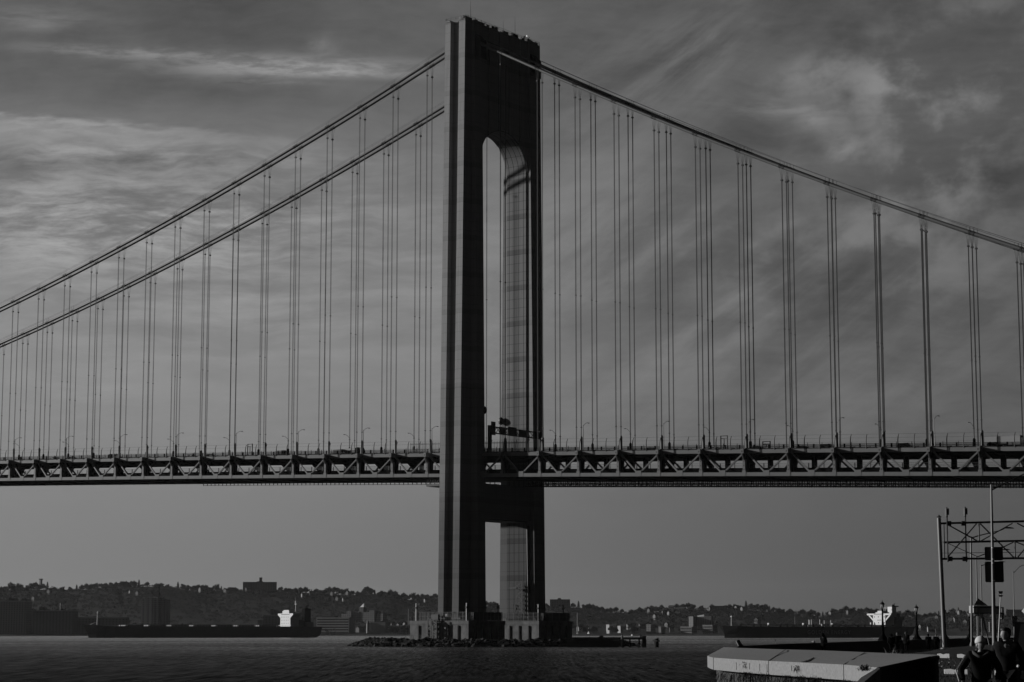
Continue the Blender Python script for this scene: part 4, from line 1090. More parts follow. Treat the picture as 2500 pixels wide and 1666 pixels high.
# the star-plan apartment tower
c = gpos(379, 3330); k = 3335/5137; t_ = thing('apartment_tower', 'stepped apartment tower with balconies and a roof chimney, above the black ship', 'building', (c.x, c.y, 2), toward(c))
Ht = (1545.5-1464)*k+2
mb = MB(); mb.box(-8, 8, -8, 8, 0, Ht+2.5); mb.xf(Matrix.Rotation(R(-28), 4, 'Z')); obj('core', mb, M['pale'], t_)
for (x, y, hw_, hh, rt_) in ((-14.5, 4, 6.0, Ht-1, -22), (-7.5, -1, 5.0, Ht+.6, -24), (7.5, -1, 5.0, Ht+.6, -24), (14.5, 4, 6.0, Ht-1, -20)):
    mb = MB(); mb.box(-hw_, hw_, -hw_, hw_, 0, hh); mb.xf(Matrix.Translation((x, y, 0)) @ Matrix.Rotation(R(rt_), 4, 'Z')); wg = obj('wing', mb, M['pale'], t_)
    for i in range(15):
        z = 4.5+i*3.3
        if z > hh-2: break
        mb = MB(); mb.box(-hw_-1.3, hw_+1.3, -hw_-1.4, -hw_+.1, z, z+.9); mb.xf(Matrix.Translation((x, y, 0)) @ Matrix.Rotation(R(rt_-8), 4, 'Z')); obj('balcony', mb, M['brick'], wg)
mb = MB(); mb.box(-4.5, 4.0, -4, 4, Ht+3, Ht+10); obj('roof_house', mb, M['plain'], t_)
mb = MB(); mb.box(3.0, 5.6, -1.4, 1.4, Ht+3, Ht+16.5); obj('chimney', mb, M['roofd'], t_)
# hospital block on the ridge
block('hospital', 'long flat roofed block with a stubby tower on the hilltop skyline', 'building', 592, 673, 1424, 1460, 4300, 'brickdark', 0, 24, [(625, 640, 1422.5), (631, 638, 1413)], parapet=False)
t_, w, H, k = block('terminal_building', 'dark square building behind the deckhouse of the bulk carrier', 'building', 643, 748, 1504, 1553, 3300, 'brickdark', R(-10), 24, [(661, 668, 1488), (672, 680, 1492)])
mb = MB()
for i in range(22): mb.box(-w/2+w*i/21-.15, -w/2+w*i/21+.15, -12.4, -12.1, H, H+2.6)
mb.bar((-w/2, -12.2, H+2.6), (w/2, -12.2, H+2.6), .5, .5); obj('roof_rail', mb, M['housewall2'], t_)
block('warehouse', 'small pale shed left of the dark square building', 'building', 609, 640, 1516, 1553, 3290, 'plain', R(-24), 18)
t_, w, H, k = block('office_block', 'long office block with ribbon windows right of the stern of the bulk carrier', 'building', 773, 866, 1510, 1553, 3330, 'plain', R(-25), 22, [(790, 822, 1504)])
for i in range(6):
    mb = MB(); mb.box(-w/2+1.2, w/2-1.2, -11.12, -10.98, H-3.2-i*4.0, H-1.4-i*4.0); obj('window_band', mb, M['glass'], t_)
# stepped hospital with a lit pyramid top
c = gpos(885, 3620); k = 3620/5137; zb_ = hz(885, 3620); t_ = thing('stepped_tower_block', 'stepped brick hospital with a central tower capped by a pale pyramid', 'building', (c.x, c.y, zb_), toward(c)+R(-27))
def zz(y): return CAM.z+(1545.5-y)*k-zb_
for (a, b, yt, dp) in ((832, 850, 1500, 14), (848, 860, 1493, 18), (858, 880, 1495, 14), (890, 912, 1496, 14), (910, 923, 1492, 18), (929, 945, 1499, 15)):
    mb = MB(); mb.box((a-885)*k, (b-885)*k, -dp/2, dp/2, -12, zz(yt)); obj('wing', mb, M['pale'], t_)
mb = MB(); mb.box(-4.2, 4.2, -6, 6, -12, zz(1484)); tw = obj('tower', mb, M['pale'], t_)
mb = MB(); mb.loft([[(-3.6, -3.6, zz(1484)), (3.6, -3.6, zz(1484)), (3.6, 3.6, zz(1484)), (-3.6, 3.6, zz(1484))], [(2.0, -.2, zz(1475)), (2.4, -.2, zz(1475)), (2.4, .2, zz(1475)), (2.0, .2, zz(1475))]]); obj('pyramid_roof', mb, M['white'], tw)
t_ = thing('chimney_stack', 'pale square chimney on the shore below the stepped hospital', 'chimney', gpos(898, 3300, 2)); t_.rotation_euler = (0, 0, toward(t_.location)+R(20))
mb = MB(); mb.box(-1.9, 1.9, -1.9, 1.9, 0, 16.5); obj('shaft', mb, M['housewall'], t_); mb = MB(); mb.box(-1.5, 1.5, -1.5, 1.5, 16.5, 21); obj('cap', mb, M['brickdark'], t_)
block('factory', 'flat factory building right of the pale chimney', 'building', 905, 952, 1521, 1553, 3310, 'plain', R(-22), 20, [(920, 932, 1517)])
block('factory', 'low shed on the shore at the left edge of the tower pier', 'building', 952, 1003, 1529, 1553, 3300, 'pale', R(-22), 16)
# right of the tower
block('hilltop_apartments', 'flat roofed apartment block on the skyline just right of the tower', 'building', 1343, 1392, 1465, 1490, 4330, 'brickdark', 0, 18, [(1362, 1370, 1462)], parapet=False)
block('warehouse', 'small lit box building, left one of two on the shore right of the tower', 'building', 1480, 1492, 1527, 1541, 3360, 'plain', R(25), 12)
block('warehouse', 'small lit box building, right one of two on the shore right of the tower', 'building', 1508, 1522, 1530, 1546, 3330, 'plain', R(22), 12)
block('long_shed', 'white topped long shed low on the shore right of the tower', 'building', 1577, 1602, 1543.5, 1553, 3270, 'plain', R(0), 10)
block('warehouse', 'dark box building with one lit side above the long shed', 'building', 1578, 1600, 1527, 1545, 3320, 'brick', R(-30), 14)
block('warehouse', 'pale windowless building on the shore left of the banded blocks', 'building', 1608, 1625, 1532, 1553, 3290, 'plain', R(-26), 16)
for (a, b, yt, lab) in ((1662, 1702, 1532, 'low banded block with lit windows, nearer to the pale windowless building'), (1716, 1752, 1528, 'low banded block with lit windows, just left of the bow of the tanker')):
    t_, w, H, k = block('office_block', lab, 'building', a, b, yt, 1553, 3310, 'pale', R(-27), 18)
    for i in range(3):
        mb = MB(); mb.box(-w/2+.8, w/2-.8, -9.12, -8.98, H-3.2-i*3.8, H-1.5-i*3.8); obj('window_band', mb, M['glass'], t_)
block('slab_apartments', 'narrow slab block standing left of the twin slab on the right shore', 'building', 1682, 1702, 1508, 1530, 3500, 'pale', R(-40), 10)
t_, w, H, k = block('slab_apartments', 'wide slab block with sunlit end and pale stair heads on its roof', 'building', 1702, 1742, 1508, 1530, 3500, 'brick', R(-18), 12)
mb = MB()
for i in range(5): mb.box(-w/2+i*2.4, -w/2+1.6+i*2.4, -3, 0, H+.5, H+2.6+i*.4)
obj('stair_heads', mb, M['white'], t_)
block('slab_apartments', 'tall thin pale building far right between the lamp posts', 'building', 2416, 2424, 1522, 1550, 3400, 'pale', R(-35), 10)
block('hilltop_apartments', 'dark flat roofed block on the ridge at the far right', 'building', 2462, 2540, 1491, 1515, 4300, 'brickdark', 0, 18, parapet=False)
block('hilltop_house', 'wide roofed house on the ridge above the bow of the tanker', 'building', 1740, 1775, 1481, 1493, 4280, 'brickdark', 0, 14, parapet=False)
# thin masts on the far shore
for (p_, y0, d_, wd, lab, mt) in ((1410, 1497, 3260, .9, 'tall pale flagpole on the shore right of the tower', 'plain'), (145, 1475, 3255, .6, 'white mast on the roof of the long dark block', 'white'), (997, 1488, 3300, .8, 'tall pale pole on the shore left of the tower pier', 'plain'), (1437, 1528, 3300, .7, 'short mast with white base right of the flagpole', 'white'), (1941, 1507, 3300, .5, 'thin mast rising behind the middle of the tanker', 'plain')):
    q = gpos(p_, d_, 1.5); h = CAM.z+(1545.5-y0)*d_/5137-1.5
    t_ = thing('mast', lab, 'mast', q, 0, 'masts on the far shore'); mb = MB(); mb.tube([(0,0,0), (0,0,h)], [wd, wd*.6], 6); obj('pole', mb, M[mt], t_)
    mb = MB(); mb.box(-1.6, 1.6, -1, 1, 0, 3); obj('base', mb, M['white' if y0 == 1528 else 'plain'], t_)
t_ = thing('water_tower', 'slim flat topped tower on the ridge at far left', 'tower', gpos(96, 4340, hz(96, 4340))); 
mb = MB(); mb.box(-2.0, 2.0, -2, 2, 0, 19); obj('shaft', mb, M['brickdark'], t_); mb = MB(); mb.box(-3.2, 3.2, -3, 3, 19, 20.8); obj('head', mb, M['roofd'], t_)
t_ = thing('barge_crane', 'pale working barge crane beside the ribbon window block', 'crane', gpos(808, 3235, .3)); t_.rotation_euler = (0, 0, toward(t_.location))
mb = MB(); mb.box(-9, 9, -3, 3, -.5, 1.6); obj('barge', mb, M['housewall2'], t_); mb = MB(); mb.box(-7, -3, -2, 2, 1.6, 7); mb.bar((-3, 0, 4), (6, 0, 12), .7, .7); mb.bar((6, 0, 12), (8, 0, 3), .5, .5); mb.box(0, 6, -2, 2, 1.6, 5); obj('crane', mb, M['housewall'], t_)

# houses scattered on the hill
def house(W_, D_, H_, rf, wm):
    t_ = thing('hill_house', None, 'house')
    mb = MB(); mb.box(-W_/2, W_/2, -D_/2, D_/2, -3, H_); mb.loft([[(-W_/2, -D_/2, H_), (-W_/2, D_/2, H_), (-W_/2, 0, H_+rf)], [(W_/2, -D_/2, H_), (W_/2, D_/2, H_), (W_/2, 0, H_+rf)]]); obj('wall', mb, wm, t_)
    mb = MB(); mb.loft([[(-W_/2-.3, -D_/2-.4, H_-.2), (-W_/2-.3, 0, H_+rf+.25), (-W_/2-.3, D_/2+.4, H_-.2), (-W_/2-.3, 0, H_+rf+.6)], [(W_/2+.3, -D_/2-.4, H_-.2), (W_/2+.3, 0, H_+rf+.25), (W_/2+.3, D_/2+.4, H_-.2), (W_/2+.3, 0, H_+rf+.6)]]); obj('roof', mb, M['roofd'], t_)
    for x in (-W_*.25, W_*.25):
        mb = MB(); mb.box(x-.7, x+.7, -D_/2-.06, -D_/2+.02, H_*.45, H_*.8); obj('window', mb, M['glass'], t_)
    return t_
HS = [house(8, 7, 4.5, 2.6, M['housewall']), house(10, 8, 5.0, 2.6, M['housewall2']), house(7, 6, 5.0, 2.8, M['housewhite']), house(13, 8, 4, 2.2, M['housewall2'])]
HL = ['pale gabled house among the trees on the far hillside', 'wide grey gabled house among the trees on the far hillside', 'small bright white gabled house among the trees on the far hillside', 'long low grey house among the trees on the far hillside']
HG = ['pale houses on the far hillside', 'wide grey houses on the far hillside', 'bright white houses on the far hillside', 'long low houses on the far hillside']
first = [True]*4; rh = random.Random(77)
spots = [(10,1447),(13,1448),(64,1442),(95,1460),(68,1461),(85,1468),(118,1452),(335,1456),(290,1454),(318,1453),(294,1470),(492,1445),(488,1446),(510,1447),(503,1449),(550,1449),(562,1444),(603,1446),(625,1451),(640,1452),(762,1453),(795,1470),(800,1469),(823,1468),(840,1470),(810,1455),(848,1454),(985,1453),(962,1443),(739,1460),
  (1040,1472),(1588,1496),(1640,1482),(1638,1484),(1665,1492),(1635,1503),(1655,1505),(1600,1510),(1625,1500),(1740,1489),(1762,1489),(1800,1488),(2055,1497),(1850,1520),(2075,1500),(2030,1502),(1800,1489),(1815,1491),(2265,1519),(2275,1517),(2290,1513),(2310,1505),(2325,1504),(2333,1518),(2260,1524),(2322,1520),(2345,1500),(2360,1524),(2250,1537),(2270,1540),(2290,1543),(2450,1517),(2457,1519),(2480,1503),(1500,1534),(1520,1536),(1535,1534),(1555,1540),(1545,1547),(1440,1541),(1452,1538),(1420,1536),(1395,1532),(1415,1540),(1545,1528),(1570,1532),(1640,1540),(1630,1530),(960,1530),(975,1533),(990,1531),(700,1541),(880,1540),(930,1534),(945,1541),(1015,1530)]
for (p_, y_) in spots:
    # walk up the slope until the sight line meets it
    dd = 3290
    while dd < 4330 and CAM.z+(1545.5-y_)*dd/5137 > hz(p_, dd)+3: dd += 10
    k = rh.choice((0, 0, 2, 1, 2, 3)); q = gpos(p_, dd); q.z = hz(p_, dd)+2.5
    rz = toward(q)+R(rh.uniform(-20, 60)); 
    if first[k]: HS[k].location = q; HS[k].rotation_euler = (0, 0, rz); first[k] = False; HS[k]['label'] = HL[k]; HS[k]['group'] = HG[k]
    else: dup(HS[k], q, rz)
for k in range(4):
    if first[k]: bpy.data.objects.remove(HS[k])
# ------------------------------------------------------------------ the promenade in the foreground
FH = Vector((math.cos(YAW), math.sin(YAW), 0)); RH = Vector((math.sin(YAW), -math.cos(YAW), 0))
CP, SP = math.cos(PITCH), math.sin(PITCH)
def rr_(px_, f, z=2.6): return (px_-1250)/FPX*(f*CP + (z-CAM.z)*SP)
def pl(r, f, z=0.0): p = Vector((CAM.x, CAM.y, 0)) + RH*r + FH*f; p.z = z; return p
def fp(px_, f, z=2.64): return pl(rr_(px_, f, z), f, z)
def zy(y, f): return CAM.z + (1545.5-y)*f/FPX*1.0
GZ = 2.64
def sm(x, a, b): t = min(1, max(0, (x-a)/(b-a))); return t*t*(3-2*t)
WALLIN = [(1.6, -60), (1.7, 0), (3.2, 15), (5.3, 31.5), (8.3, 45.5), (10.2, 52), (9.9, 60), (9.2, 68), (8.1, 80), (10.0, 100), (12.5, 117), (17.5, 138), (22.8, 156), (30.7, 185), (35.3, 200), (44.5, 229), (53.9, 264), (63.6, 295), (90, 360)]
def wallr(f):
    for (r0, f0), (r1, f1) in zip(WALLIN[:-1], WALLIN[1:]):
        if f <= f1: return r0+(r1-r0)*(f-f0)/(f1-f0)
    return WALLIN[-1][0]
def gz(r, f): return GZ + .55*sm(f, 140, 172)*sm(r-wallr(f), 4.5, 9)
mb = MB(); fs = [-60, -20, 0, 15, 31, 38, 45, 49, 52, 56, 60, 68, 80, 100, 117, 128, 138, 147, 156, 163, 170, 178, 185, 200, 215, 229, 264, 295, 360]
offs = [0.05, .8, 1.8, 3, 4.5, 5.5, 6.5, 7.5, 9, 12, 18, 30, 60, 120, 260, 500]
for f in fs:
    for o_ in offs: r = wallr(f)+o_; mb.v.append(tuple(pl(r, f, gz(r, f))))
n = len(offs)
for a in range(len(fs)-1):
    for b in range(n-1): mb.f.append((a*n+b, a*n+b+1, (a+1)*n+b+1, (a+1)*n+b))
tag(obj('ground', mb, M['earth']), kind='structure')
# shore path: a strip of asphalt along the wall
mb = MB()
for a in range(len(fs)-1):
    f0, f1 = fs[a], fs[a+1]
    mb.quad(*[pl(wallr(f)+o_, f, gz(wallr(f)+o_, f)+.006) for f, o_ in ((f0, .4), (f0, 3.6), (f1, 3.6), (f1, .4))])
tag(obj('path', mb, M['asphalt']), kind='structure')

# --- seawall with its broad sloping coping
front = [(1727,1601.5),(1733,1604),(1742,1606),(1800,1610),(1876,1614),(1960,1618),(2060,1623),(2110,1627.5),(2142,1630)]
rim = [(2180,1617,3.66),(2220,1608.5,3.72),(2260,1603.5,3.77),(2281,1601.5,3.79),(2288,1600,3.79)]
back = [(2282,1598.6,3.8),(2250,1597.5,3.8),(2200,1596.5,3.8),(2100,1592,3.8),(2000,1588,3.8),(1900,1585.5,3.8),(1800,1582,3.8),(1768,1580,3.8)]
PF = [atz(x, y, 3.6) for x, y in front]; PR = [atz(*q) for q in rim]; PB = [atz(*q) for q in back]
def spline(P0, P, P1, k=4):
    L = [P0]+P+[P1]; out = []
    for i in range(1, len(L)-2):
        a, b, c_, d = L[i-1], L[i], L[i+1], L[i+2]
        for j in range(k):
            t = j/k; out.append(.5*((2*b)+(c_-a)*t+(2*a-5*b+4*c_-d)*t*t+(3*b-a-3*c_+d)*t**3))
    return out+[L[-2]]
PR = spline(PF[-1], PR, PB[0])
ring_ = PF+PR+PB
seawall = thing('seawall', 'broad pale concrete seawall with sloping cap at the lower right', 'seawall', (0, 0, 0))
mb = MB(); i0 = len(ring_)
mb.v = [tuple(p) for p in ring_] + [(p.x, p.y, p.z-.36) for p in ring_]
nF = len(PF)
# top as strips between the sea edge and the inner edge
inner_ = list(range(len(ring_)-1, nF-2, -1))   # from V2 back to last front point
def lerp_path(idx, t):
    L = [ring_[i] for i in idx]; d = [0]
    for a, b in zip(L[:-1], L[1:]): d.append(d[-1]+(b-a).length)
    s = t*d[-1]
    for k in range(len(L)-1):
        if s <= d[k+1]+1e-6: return L[k]+(L[k+1]-L[k])*((s-d[k])/max(d[k+1]-d[k], 1e-6))
    return L[-1]
top = MB(); NS = 36; NW = 5
bidx = [len(ring_)-1-i for i in range(len(ring_)-nF+1)]   # V2 ... rim ... last front point
fidx = list(range(nF))
# polygon top by ear clipping
bm = bmesh.new(); vs = [bm.verts.new(p) for p in ring_]; f_ = bm.faces.new(vs); bmesh.ops.triangulate(bm, faces=[f_])
vs2 = [bm.verts.new((p.x, p.y, p.z-.36)) for p in ring_]
for k in range(len(ring_)):
    k2 = (k+1) % len(ring_); bm.faces.new((vs[k], vs[k2], vs2[k2], vs2[k]))
bmesh.ops.recalc_face_normals(bm, faces=bm.faces)
me = bpy.data.meshes.new('coping'); bm.to_mesh(me); bm.free(); me.materials.append(M['cap'])
obj('coping', me, None, seawall)
# body under the coping, set back on the sea side
body = [p + RH*.30 + FH*.10 for p in PF[:-1]] + [PF[-1]+RH*.06] + [p + RH*.0 for p in PR] + [p + FH*.0 + RH*.02 for p in PB]
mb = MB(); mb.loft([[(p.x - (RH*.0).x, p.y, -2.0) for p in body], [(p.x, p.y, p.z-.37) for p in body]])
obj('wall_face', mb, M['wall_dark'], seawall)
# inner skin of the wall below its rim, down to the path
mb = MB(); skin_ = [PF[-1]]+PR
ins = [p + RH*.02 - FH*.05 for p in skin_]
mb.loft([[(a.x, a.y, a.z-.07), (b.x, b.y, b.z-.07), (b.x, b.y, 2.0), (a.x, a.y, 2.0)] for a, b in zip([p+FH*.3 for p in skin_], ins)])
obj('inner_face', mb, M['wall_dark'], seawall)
mb = MB(); mb.tube([p - FH*.05 + Vector((0, 0, -.055)) for p in skin_], .06, 8); obj('rounded_rim', mb, M['concrete'], seawall, smooth=True)
# the nearer, thinner run of wall that comes back towards the camera
Lft = [(2142,1629.3),(2100,1650.5),(2060,1690),(2000,1760),(1900,1900)]; Rgt = [(2149,1632),(2111,1666),(2080,1715),(2030,1800),(1935,1960)]
LL = [atz(x, y, 3.6) for x, y in Lft]; RR = [atz(x, y, 3.6) for x, y in Rgt]
mb = MB(); mb.loft([[(a.x, a.y, -2), (b.x, b.y, -2), (b.x, b.y, 3.53), (b.x*.9+a.x*.1, b.y*.9+a.y*.1, 3.595), (a.x*.75+b.x*.25, a.y*.75+b.y*.25, 3.6), (a.x, a.y, 3.55)] for a, b in zip(LL, RR)])
obj('thin_wall', mb, M['concrete'], seawall)
# joints across the coping and down its face, cracks
def front_at(px_):
    for (a, b) in zip(range(nF-1), range(1, nF)):
        if front[a][0] <= px_ <= front[b][0]:
            t = (px_-front[a][0])/(front[b][0]-front[a][0]); return PF[a]+(PF[b]-PF[a])*t
for (px_, q, dp) in ((1742, None, .36), (1876.5, (1918, 1586.5), .36), (2060, (2112, 1593.4), .36), (1798, None, .30), (1831, None, .26), (1856, None, .28), (1873, None, .30), (1934, None, .22)):
    p = front_at(px_); s = .009 if dp > .33 else .005
    mb = MB(); o_ = -RH*.012
    mb.hexa([tuple(v) for v in (p+o_-FH*s+Vector((0,0,-dp)), p+o_+FH*s+Vector((0,0,-dp)), p+RH*.01+FH*s+Vector((0,0,-dp)), p+RH*.01-FH*s+Vector((0,0,-dp)), p+o_-FH*s+Vector((0,0,-(.36-dp)*.0-(.0 if dp > .33 else .09))), p+o_+FH*s+Vector((0,0,-(.0 if dp > .33 else .09))), p+RH*.01+FH*s+Vector((0,0,-(.0 if dp > .33 else .09))), p+RH*.01-FH*s+Vector((0,0,-(.0 if dp > .33 else .09))))])
    if q:
        e = atz(q[0], q[1], 3.8); mb.bar(p+Vector((0,0,.003)), e+Vector((0,0,.003)), .016, .012)
    obj('joint', mb, M['black'], seawall)
mb = MB(); pr = None
for (x, y, w) in ((1957,1616.5,.07),(1966,1615.4,.05),(1973,1612.6,.10),(1979,1609.8,.05),(1987,1605.6,.03)):
    f0 = 3.6 if True else 0; t = (y-1618)/(1588-1618); p = atz(x, y, 3.6+.2*max(0, t)+.006)
    if pr is not None: mb.bar(pr, p, w*.8, .012)
    pr = p
obj('crack', mb, M['black'], seawall)
# long inner parapet beyond
par = thing('parapet', 'long dark parapet curving away behind the pale seawall cap', 'parapet')
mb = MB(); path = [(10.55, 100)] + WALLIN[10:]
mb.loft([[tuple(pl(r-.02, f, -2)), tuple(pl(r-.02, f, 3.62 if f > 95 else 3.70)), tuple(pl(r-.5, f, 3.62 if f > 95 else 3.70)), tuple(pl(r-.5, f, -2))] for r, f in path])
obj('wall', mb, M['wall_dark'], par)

# --- weeds hanging under the coping
rw = random.Random(8); mb = MB()
def blade(mb, p, d, L, w, droop=.6):
    d = d.normalized(); sd = d.cross(Vector((0, 0, 1)));
    sd = (sd.normalized() if sd.length > .01 else RH)*w
    a = p; b = p + d*L*.5; c_ = p + d*L + Vector((0, 0, -droop*L))
    mb.quad(a-sd, a+sd, b+sd*.8, b-sd*.8); mb.quad(b-sd*.8, b+sd*.8, c_+sd*.15, c_-sd*.15)
for i in range(1300):
    px_ = rw.uniform(1735, 2142); p = front_at(px_) + Vector((0, 0, -.36 - abs(rw.gauss(0, .12)))) + RH*rw.uniform(-.02, .2)
    if rw.random() < .35: px_ = rw.choice((1822, 1833, 1868, 1925, 1952, 1962, 1985, 2000, 2070, 2090))+rw.gauss(0, 5); px_ = min(2140, max(1730, px_)); p = front_at(px_) + Vector((0, 0, -.34)) + RH*rw.uniform(-.03, .1)
    d = Vector((rw.gauss(0, .5), rw.gauss(0, .5), rw.uniform(-1.3, .15))) - RH*.5
    blade(mb, p, d, rw.uniform(.08, .38), rw.uniform(.004, .010), rw.uniform(.4, 1.3))
for i in range(700):
    px_ = rw.uniform(1735, 2110); p = front_at(px_) + Vector((0, 0, -.4 - rw.uniform(0, 1.3))) + RH*rw.uniform(.05, .3)
    blade(mb, p, Vector((rw.gauss(0, .5), rw.gauss(0, .5), rw.uniform(-1.2, .1))) - RH*.7, rw.uniform(.1, .45), rw.uniform(.004, .012), .8)
tag(obj('wall_weeds', mb, M['weed']), 'dry weeds hanging down the face of the pale seawall', 'weeds', kind='stuff')
mb = MB()
for i in range(130):
    px_ = rw.choice((rw.uniform(1740, 2120), rw.uniform(1930, 2000))); p = front_at(px_) + Vector((0, 0, -.38 - rw.uniform(0, .5))) + RH*rw.uniform(-.05, .1)
    blade(mb, p, Vector((rw.gauss(0, .3), rw.gauss(0, .3), rw.uniform(-1.3, -.4))) + RH*.25, rw.uniform(.1, .32), rw.uniform(.004, .011), .5)
tag(obj('dry_strands', mb, M['straw']), 'a few pale sunlit straws among the dark weeds on the seawall', 'straw', kind='stuff')
for (px_, n_, h, lab) in ((1950, 45, .13, 'dark weed tuft growing from the broken joint in the seawall cap'), (1823, 30, .10, 'small dark weed under the left part of the seawall cap')):
    p = front_at(px_)+Vector((0, 0, -.12)) - RH*.03
    t_ = thing('weed', lab, 'weed', p); mb = MB()
    for i in range(n_): blade(mb, Vector((rw.gauss(0, .04), rw.gauss(0, .04), rw.uniform(-.1, .05))), Vector((rw.gauss(0, .8), rw.gauss(0, .8), rw.uniform(-.7, .9))) - RH*.4, h*rw.uniform(.5, 1.2), .012, .5)
    obj('leaves', mb, M['leaf'], t_)
p = atz(2111, 1636, 3.6); t_ = thing('weed', 'rounded dark weed on the seawall cap near its thin end', 'weed', p); mb = MB()
for i in range(130): blade(mb, Vector((rw.gauss(0, .05), rw.gauss(0, .05), rw.uniform(-.02, .05))), Vector((rw.gauss(0, .7), rw.gauss(0, .7), rw.uniform(-.1, 1))), .13*rw.uniform(.5, 1.1), .014, .25)
obj('leaves', mb, M['leaf'], t_)
# spiky shrub behind the cap
t_ = thing('spiky_shrub', 'spiky leaved shrub growing behind the pale seawall cap', 'shrub', fp(2184, 84, GZ)); mb = MB()
for i in range(170):
    a = rw.uniform(0, 6.28); e = rw.uniform(.3, 1.4); blade(mb, Vector((rw.gauss(0, .22), rw.gauss(0, .22), rw.uniform(.35, .75))), Vector((math.cos(a)*math.cos(e), math.sin(a)*math.cos(e), math.sin(e))), rw.uniform(.3, .7), .022, .25)
obj('leaves', mb, M['leaf'], t_)
mb = MB()
for i in range(6): mb.tube([(rw.gauss(0,.1), rw.gauss(0,.1), 0), (rw.gauss(0,.25), rw.gauss(0,.25), .7)], .03, 5)
obj('stems', mb, M['bark'], t_)
# lawn
mb = MB()
for i in range(9000):
    f = rw.triangular(62, 170, 80); r = wallr(f)+rw.uniform(3.7, 26)
    p = pl(r, f, gz(r, f)); blade(mb, p, Vector((rw.gauss(0, .4), rw.gauss(0, .4), 1)), rw.uniform(.06, .22), .012, .15)
tag(obj('lawn_grass', mb, M['grass']), 'rough winter grass beside the shore path', 'grass', kind='stuff')
for (pa, fa, pb, fb, h, lab) in ((2290, 143.2, 2318, 142, .30, 'pale kerb stone on the grass behind the seawall, left one of two'), (2339, 143.4, 2374, 142, .27, 'pale kerb stone on the grass behind the seawall, chipped right one'), (2308, 89, 2362, 88, .19, 'low kerb stone nearest the knit hat walker'), (2432, 86.6, 2530, 85, .18, 'low kerb stone at the bottom right corner')):
    a = fp(pa, fa); b = fp(pb, fb); a.z = b.z = GZ-.05
    t_ = thing('kerb_stone', lab, 'kerb', a); mb = MB(); d = b-a
    mb.loft([[tuple(d*u + FH*o_*.28 + Vector((0, 0, z*(1+.12*math.sin(u*9))))) for o_, z in ((0, 0), (1, 0), (1, h+.05), (0.1, h+.05))] for u in (0, .25, .5, .75, 1)]); obj('stone', mb, M['kerb'], t_)
mb = MB()
for i in range(120):
    f = rw.uniform(95, 150); r = wallr(f)+rw.uniform(5, 16); p = pl(r, f, gz(r, f)+.05); s = rw.uniform(.02, .05); mb.blob(p, s*1.6, s*1.2, s, i, .3, 5, 3)
tag(obj('litter', mb, M['kerb']), 'scattered pale stones and litter on the dark grass', 'stones', kind='stuff')

# --- park lamps standing on the parapet
def park_lamp(px_, f, label):
    p = pl(wallr(f)-.26, f, 3.6); p = fp(px_, f, 3.6)
    t_ = thing('park_lamp', label, 'street lamp', p, R(22), 'old fashioned lamps along the parapet')
    mb = MB(); mb.lathe([(.02,0),(.52,0),(.50,.10),(.36,.28),(.26,.42),(.18,.60),(.15,.75),(.13,1.0),(.16,1.35),(.16,1.42),(.11,1.50),(.085,2.0),(.07,2.75),(.10,2.80),(.10,2.86),(.06,2.9),(.05,3.0)], 12); obj('post', mb, M['matteblack'], t_, smooth=False)
    la = MB(); la.loft([[(.11*math.cos(k*pi/4), .11*math.sin(k*pi/4), 2.98) for k in range(8)], [(.21*math.cos(k*pi/4), .21*math.sin(k*pi/4), 3.40) for k in range(8)]]); obj('lantern_glass', la, M['white'], t_)
    mb = MB()
    for k in range(4):
        a = k*pi/2+pi/4; mb.bar((.115*math.cos(a), .115*math.sin(a), 2.98), (.22*math.cos(a), .22*math.sin(a), 3.41), .035, .035)
    mb.lathe([(.12, 2.9), (.13, 2.98), (.05, 3.0)], 8); obj('cage', mb, M['black'], t_)
    mb = MB(); mb.lathe([(0, 3.38), (.25, 3.38), (.26, 3.44), (.16, 3.56), (.05, 3.64), (.04, 3.70), (.055, 3.74), (0, 3.80)], 12); obj('cap', mb, M['black'], t_)
for px_, f, lab in ((2156, 200, 'old fashioned black park lamp in front of the white ship deckhouse, nearest of four'), (2239, 229, 'old fashioned black park lamp standing clear right of the tanker'), (2307.5, 264, 'old fashioned black park lamp half hidden behind the gantry post'), (2368, 295, 'old fashioned black park lamp farthest along the parapet, left of the thin pole')):
    park_lamp(px_, f, lab)

# --- sign gantry over the parkway, with its two radio antennas
f = 172.0
def G(px_, y, df=0.0): ff = f+df; z = zy(y, ff); return fp(px_, ff, z)
g_ = thing('road_gantry', 'black truss gantry on a leaning post at the right edge', 'gantry', (0, 0, 0))
b0 = fp(2306.5, f, 3.0)
mb = MB(); mb.tube([b0, G(2292, 1268)], [.185, .165], 12); mb.lathe([(0, 0), (.4, 0), (.4, .12), (.2, .2), (.2, .5), (0, .5)], 12, tuple(b0))
tp = G(2292, 1267); mb.lathe([(.20, 0), (.24, .06), (.1, .14), (.04, .22), (0, .24)], 10, tuple(tp)); post = obj('post', mb, M['galv'], g_)
b1 = fp(2536, f, 3.0); mb = MB(); mb.tube([b1, G(2533, 1262)], [.185, .165], 12); obj('post', mb, M['galv'], g_)
for (a, b, w, dz) in (((2294, 1281.5), (2530, 1275.5), .085, 0), ((2302, 1327.5), (2530, 1323), .085, .9), ((2298, 1367.5), (2530, 1365.5), .085, 0), ((2302, 1353.5), (2530, 1351), .02, .9)):
    mb = MB(); mb.tube([G(*a, dz), G(*b, dz)], w, 8); obj('chord', mb, M['black'], g_)
